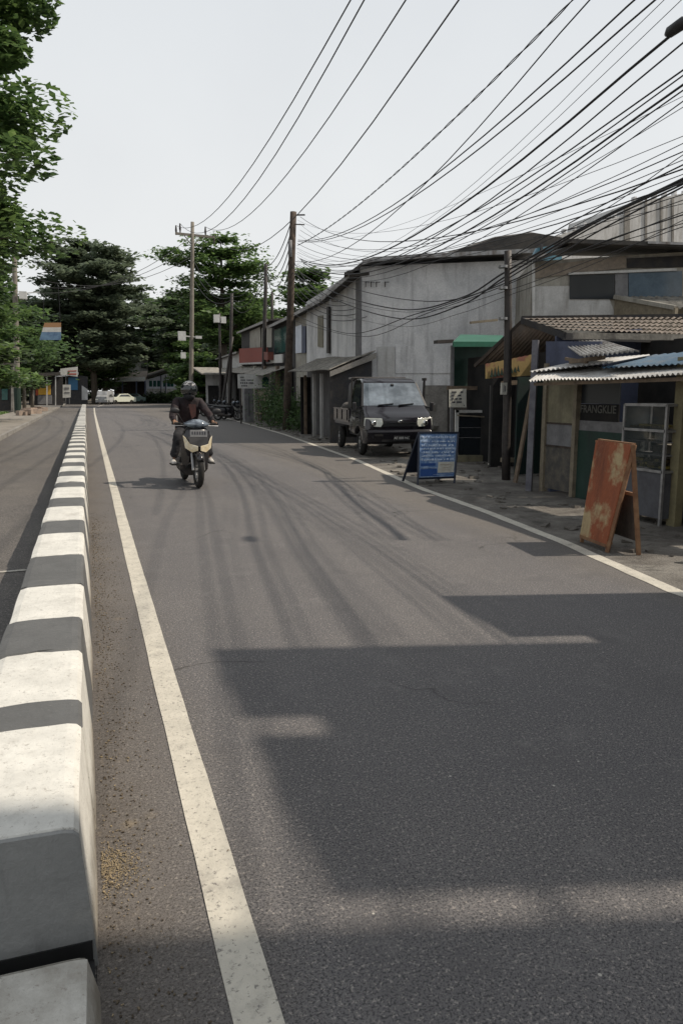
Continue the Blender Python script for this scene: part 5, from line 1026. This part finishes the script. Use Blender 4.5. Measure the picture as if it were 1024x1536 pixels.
m = MB(); m.ball(hc+Vector((0, -.02, -.10)), (.095, .12, .085), 16, 10); m.build('face_mask', trous, person, smooth=True)
person.location = sc1.location; person.rotation_euler = sc1.rotation_euler
# ------------------------------------------------------------ parked motorcycles
sc2 = scooter('dark scooter parked nearest the road in the motorcycle line before the far shops', M('scooter_dark', (.02, .02, .024), rough=.3), M('dull_lamp', (.35, .35, .33), rough=.2), 'motorcycles parked before the far shops')
sc2.location = (at_z(352, 630).x, at_z(352, 630).y-1, 0); sc2.rotation_euler = (0, R(-7), R(50))
labs = ['dark scooter parked second in the line before the far shops', 'dark scooter parked third in the line before the far shops', 'dark scooter parked half hidden behind the rider', 'dark scooter parked farthest back in the line']
for k, (px, py) in enumerate(((362, 630), (342, 627), (334, 625), (326, 621))):
    o = dup(sc2); p = at_z(px, py); o.location = p; o.rotation_euler = (0, R(-7), R(40+9*k)); o['label'] = labs[k]
# ------------------------------------------------------------ distant house, cars and left side stalls
hy = 125.
def hq(t, nm, pts, mat, y=hy, th=.15): m = MB(); m.slab([at_y(px, py, y) for px, py in pts], (0, th, 0)); return m.build(nm, mat, t)
t = thing('long_house', 'pale blue and white house with teal windows at the end of the street', 'house', (at_y(240, 600, hy).x, hy, 0))
hq(t, 'wall', [(220, 604), (265, 604), (265, 562), (258, 558), (220, 570)], wall_blue, hy, 6.)
for px in (224, 230, 236, 245, 251, 256): w_ = hq(t, 'window', [(px, 580), (px+4.5, 580), (px+4.5, 571), (px, 571)], teal_glass, hy-.05, .04)
hq(t, 'lower_wall', [(221, 592), (264, 592), (264, 583), (221, 583)], wall_white, hy-.04, .03)
for px in (241, 248): hq(t, 'drain_pipe', [(px, 604), (px+1.4, 604), (px+1.4, 563), (px, 563)], slate, hy-.2, .1)
m = MB(); m.slab([at_y(214, 570, hy-1), at_y(262, 554, hy-1), at_y(262, 551, hy+6), at_y(214, 566, hy+6)], (0, 0, .35)); m.build('roof', roof_dark, t)
t = thing('open_shelter', 'brown roofed open shelter with a pale front awning behind the parked cars', 'shelter', (at_y(198, 600, 124).x, 124, 0))
hq(t, 'back_wall', [(176, 604), (222, 604), (222, 572), (176, 572)], wood_dark, 127, .2)
m = MB(); m.slab([at_y(172, 573, 121), at_y(219, 570, 121), at_y(222, 558, 127), at_y(180, 562, 127)], (0, 0, .2)); m.build('roof', tile, t)
m = MB(); m.slab([at_y(173, 573, 120.5), at_y(218, 571, 120.5), at_y(218, 566, 121), at_y(182, 568, 121)], (0, 0, .1)); m.build('awning', white_p, t)
for px in (184, 205, 218): m = MB(); m.bar(at_y(px, 604, 121), at_y(px, 571, 121), .2); m.build('post', slate, t)
t = thing('white_house', 'small white upper storey showing through the trees above the shelter', 'house', (at_y(207, 600, 135).x, 135, 0)); hq(t, 'wall', [(193, 604), (222, 604), (222, 540), (193, 540)], wall_white, 135, 5.); hq(t, 'window', [(212, 552), (220, 552), (220, 545), (212, 545)], side_glass, 134.9, .05)
hq(t, 'roof', [(190, 540), (225, 540), (225, 537), (190, 537)], roof_dark, 134.5, 6.)
def car(label, cat, body, mat, px, py, y, rz, group=None, van=False):
    t = thing('parked_car', label, cat, world=False, group=group)
    if van: pr_ = [(-2, .3), (-2, 1.1), (-1.6, 1.25), (-1.3, 1.8), (1.9, 1.85), (2, .3)]
    else: pr_ = [(-2.1, .3), (-2.1, .75), (-1.7, .92), (-1.0, 1.0), (-.4, 1.42), (.9, 1.46), (1.6, 1.0), (2.1, .92), (2.1, .3)]
    rg = [[Vector((s*(w_ if z < 1.05 else w_-.12), x, z)) for x, z in pr_] for s, w_ in ((-1, .82), (-.5, .86), (.5, .86), (1, .82))]
    m = MB(); m.rings(rg); m.build('body', mat, t, bevel=.06)
    m = MB(); m.slab([(-.62, -1.45 if van else -.93, 1.3 if van else 1.06), (.62, -1.45 if van else -.93, 1.3 if van else 1.06), (.55, -1.28 if van else -.5, 1.7 if van else 1.38), (-.55, -1.28 if van else -.5, 1.7 if van else 1.38)], (0, -.05, .04)); m.build('windscreen', side_glass, t)
    for s in (-1, 1):
        m = MB(); m.slab([(s*.80, -.7, 1.08), (s*.80, 1.2, 1.08), (s*.76, .8, 1.36), (s*.76, -.35, 1.36)], (s*.03, 0, 0)); m.build('side_window', side_glass, t)
        m = MB(); m.box((s*.6, -2.1, .7), (.35, .06, .16)); m.build('headlight', lamp_m, t)
        for yy in (-1.3, 1.3): m = MB(); m.torus((s*.78, yy, .31), .22, .09, 'X', 20, 8); m.tube([(s*.74, yy, .31), (s*.82, yy, .31)], .16, 14); m.build('wheel', rubber, t, smooth=True)
    t.location = (at_y(px, 600, y).x, y, 0); t.rotation_euler = (0, 0, R(rz)); return t
car('pale cream hatchback parked at the end of the street', 'car', 1, M('cream_car_paint', (.62, .64, .54), rough=.3), 181, 602, 112, -60)
car('boxy grey and white van parked left of the cream hatchback', 'van', 1, M('grey_car_paint', (.32, .33, .34), (.2, .2, .2), 2, .4), 158, 602, 108, -15, van=True)
car('dark green car half hidden behind the cream hatchback', 'car', 1, M('green_car_paint', (.03, .09, .08), rough=.3), 197, 600, 119, -60)
for k, (px, py) in enumerate([(226, 606), (234, 604), (243, 605), (252, 606), (260, 606)]): shrub('low clipped bush number along the far house wall' if 0 else 'low bush in the row along the pale blue house', (at_y(px, 600, 121).x, 121, 0), 1.6, 1.6, 500, (D,), .22)
# left side
t = thing('hanging_banner', 'orange white and blue striped banner hung among the left trees', 'banner', (at_y(78, 500, 50).x, 50, at_y(78, 510, 50).z)); bq_ = lambda px, py: at_y(px, py, 50)
for (a, b, mt, nm) in ((484, 491, M('banner_orange', (.36, .20, .10), rough=.7), 'orange_band'), (491, 498, white_p, 'white_band'), (498, 510, M('banner_blue', (.16, .27, .40), (.06, .10, .2), 2, .7), 'blue_band')):
    m = MB(); m.slab([bq_(63+(498-a)*.3, a), bq_(92, a), bq_(92, b), bq_(63+(498-b)*.3, b)], (0, .03, 0)); m.build(nm, mt, t)
m = MB(); m.bar(bq_(66, 483), bq_(66, 440), .03); m.bar(bq_(91, 483), bq_(88, 430), .03); m.build('cord', cable_m, t)
def lq(t, nm, pts, mat, y, th=.1): m = MB(); m.slab([at_y(px, py, y) for px, py in pts], (0, th, 0)); return m.build(nm, mat, t)
y = 62; t = thing('gate_house', 'dark gateway with a teal panel at the left edge of the photo', 'building', (at_y(10, 600, y).x, y, 0)); z0_ = lambda px: 0
lq(t, 'wall', [(-60, 618), (18, 616), (18, 548), (-60, 540)], wall_dark, y, 3.); lq(t, 'teal_panel', [(3, 600), (12, 600), (12, 553), (3, 553)], teal_glass, y-.06, .04)
lq(t, 'pillar', [(17, 616), (21, 616), (21, 550), (17, 550)], conc, y-.3, .3); lq(t, 'roof', [(-60, 545), (20, 549), (20, 545), (-60, 538)], roof_dark, y-.8, 4.)
y = 78; t = thing('yellow_food_stall', 'roadside stall with a yellow and red cart under the left trees', 'stall', (at_y(65, 600, y).x, y, 0))
lq(t, 'cart', [(58, 592), (76, 592), (76, 577), (58, 577)], M('yellow_cart', (.60, .36, .04), (.5, .28, .05), 3, .5), y, .6); lq(t, 'red_panel', [(54, 593), (58, 593), (58, 573), (54, 573)], M('red_cart', (.35, .07, .03), rough=.6), y, .5)
lq(t, 'base', [(57, 606), (78, 606), (78, 593), (57, 593)], grey_pan, y, .5); lq(t, 'roof', [(45, 566), (92, 562), (92, 558), (45, 560)], roof_dark, y-1, 3.)
for px in (50, 70, 83): lq(t, 'post', [(px, 608), (px+1.6, 608), (px+1.6, 562), (px, 562)], wall_white, y-.9, .12)
lq(t, 'back_wall', [(44, 608), (95, 608), (95, 565), (44, 565)], wall_dark, y+2, .1)
y = 74; t = thing('banner_sign', 'white and pink sign banner high on a thin post', 'sign', (at_y(99, 600, y).x, y, 0)); lq(t, 'board', [(91, 553), (117, 550), (117, 565), (91, 562)], white_p, y, .06); lq(t, 'print', [(102, 556), (115, 555.5), (115, 557), (102, 557.5)], ink_red, y-.02, .01); lq(t, 'print', [(102, 560), (115, 560), (115, 562), (102, 562)], ink_red, y-.02, .01)
lq(t, 'post', [(98.5, 608), (99.6, 608), (99.6, 562), (98.5, 562)], grey_pan, y+.1, .1)
y = 72; t = thing('notice_board', 'white notice board standing on the sidewalk below the pink sign', 'sign', (at_y(100, 600, y).x, y, 0)); lq(t, 'board', [(94.5, 597), (106.5, 596), (106.5, 577), (94.5, 577)], white_p, y, .06); lq(t, 'print', [(97, 585), (104, 584), (104, 581), (97, 581)], grey_pan, y-.02, .01); lq(t, 'print', [(97, 590), (105, 590), (105, 588), (97, 588)], grey_pan, y-.02, .01)
lq(t, 'leg', [(96, 606), (97, 606), (97, 596), (96, 596)], grey_pan, y+.06, .06); lq(t, 'leg', [(104, 606), (105, 606), (105, 596), (104, 596)], grey_pan, y+.06, .06)
y = 90; t = thing('blue_stall', 'blue shuttered stall right of the pink sign', 'stall', (at_y(118, 600, y).x, y, 0)); lq(t, 'wall', [(100, 606), (132, 606), (132, 565), (100, 560)], wall_dark, y, 2.); lq(t, 'blue_panel', [(103, 585), (117, 585), (117, 566), (103, 566)], M('stall_blue', (.04, .14, .26), rough=.6), y-.1, .05); lq(t, 'white_panel', [(123, 600), (132, 600), (132, 584), (123, 578)], wall_white, y-.1, .05)
lq(t, 'awning', [(84, 566), (118, 562), (118, 558), (90, 556)], wall_white, y-.8, 1.)
y = 52
for k, (px, s_) in enumerate(((40, .5), (46, .6), (52, .4), (60, .5))):
    m = MB(); p = at_y(px, 606, y+k*4); 
    for i in range(5): m.box((p.x+random.uniform(-.4, .4), p.y+random.uniform(-.5, .5), .1+s_*.3*random.random()+.1), (s_*random.uniform(.6, 1.2), s_, s_*.6), random.uniform(0, 3))
    tag(m.build('stone_pile', M('pinkish_stone', (.36, .28, .22), (.25, .2, .17), 6, .9), origin=(p.x, p.y, 0)), 'small pile of pale stone blocks on the left sidewalk', 'stone pile', 'stone piles on the left sidewalk')
for k, (px, yy) in enumerate(((36, 66), (48, 70))): 
    p = at_y(px, 600, yy); m = MB(); m.tube([(p.x, yy, 0), (p.x+.1, yy, 2), (p.x-.05, yy, 4.6)], [.16, .13, .09], 8); t = thing('slim_tree', ('slim pale trunk just right of the lamp pole', 'slim pale trunk left of the yellow stall')[k], 'tree', (p.x, yy, 0)); m.build('trunk', paving, t, smooth=True)
    P = rng.normal(0, 1, (1500, 3))*np.array([1.5, 1.5, .7])+np.array([p.x, yy, 5.2]); leaf_mesh(leaves(P, .22, .5), 'crown', B_, t)
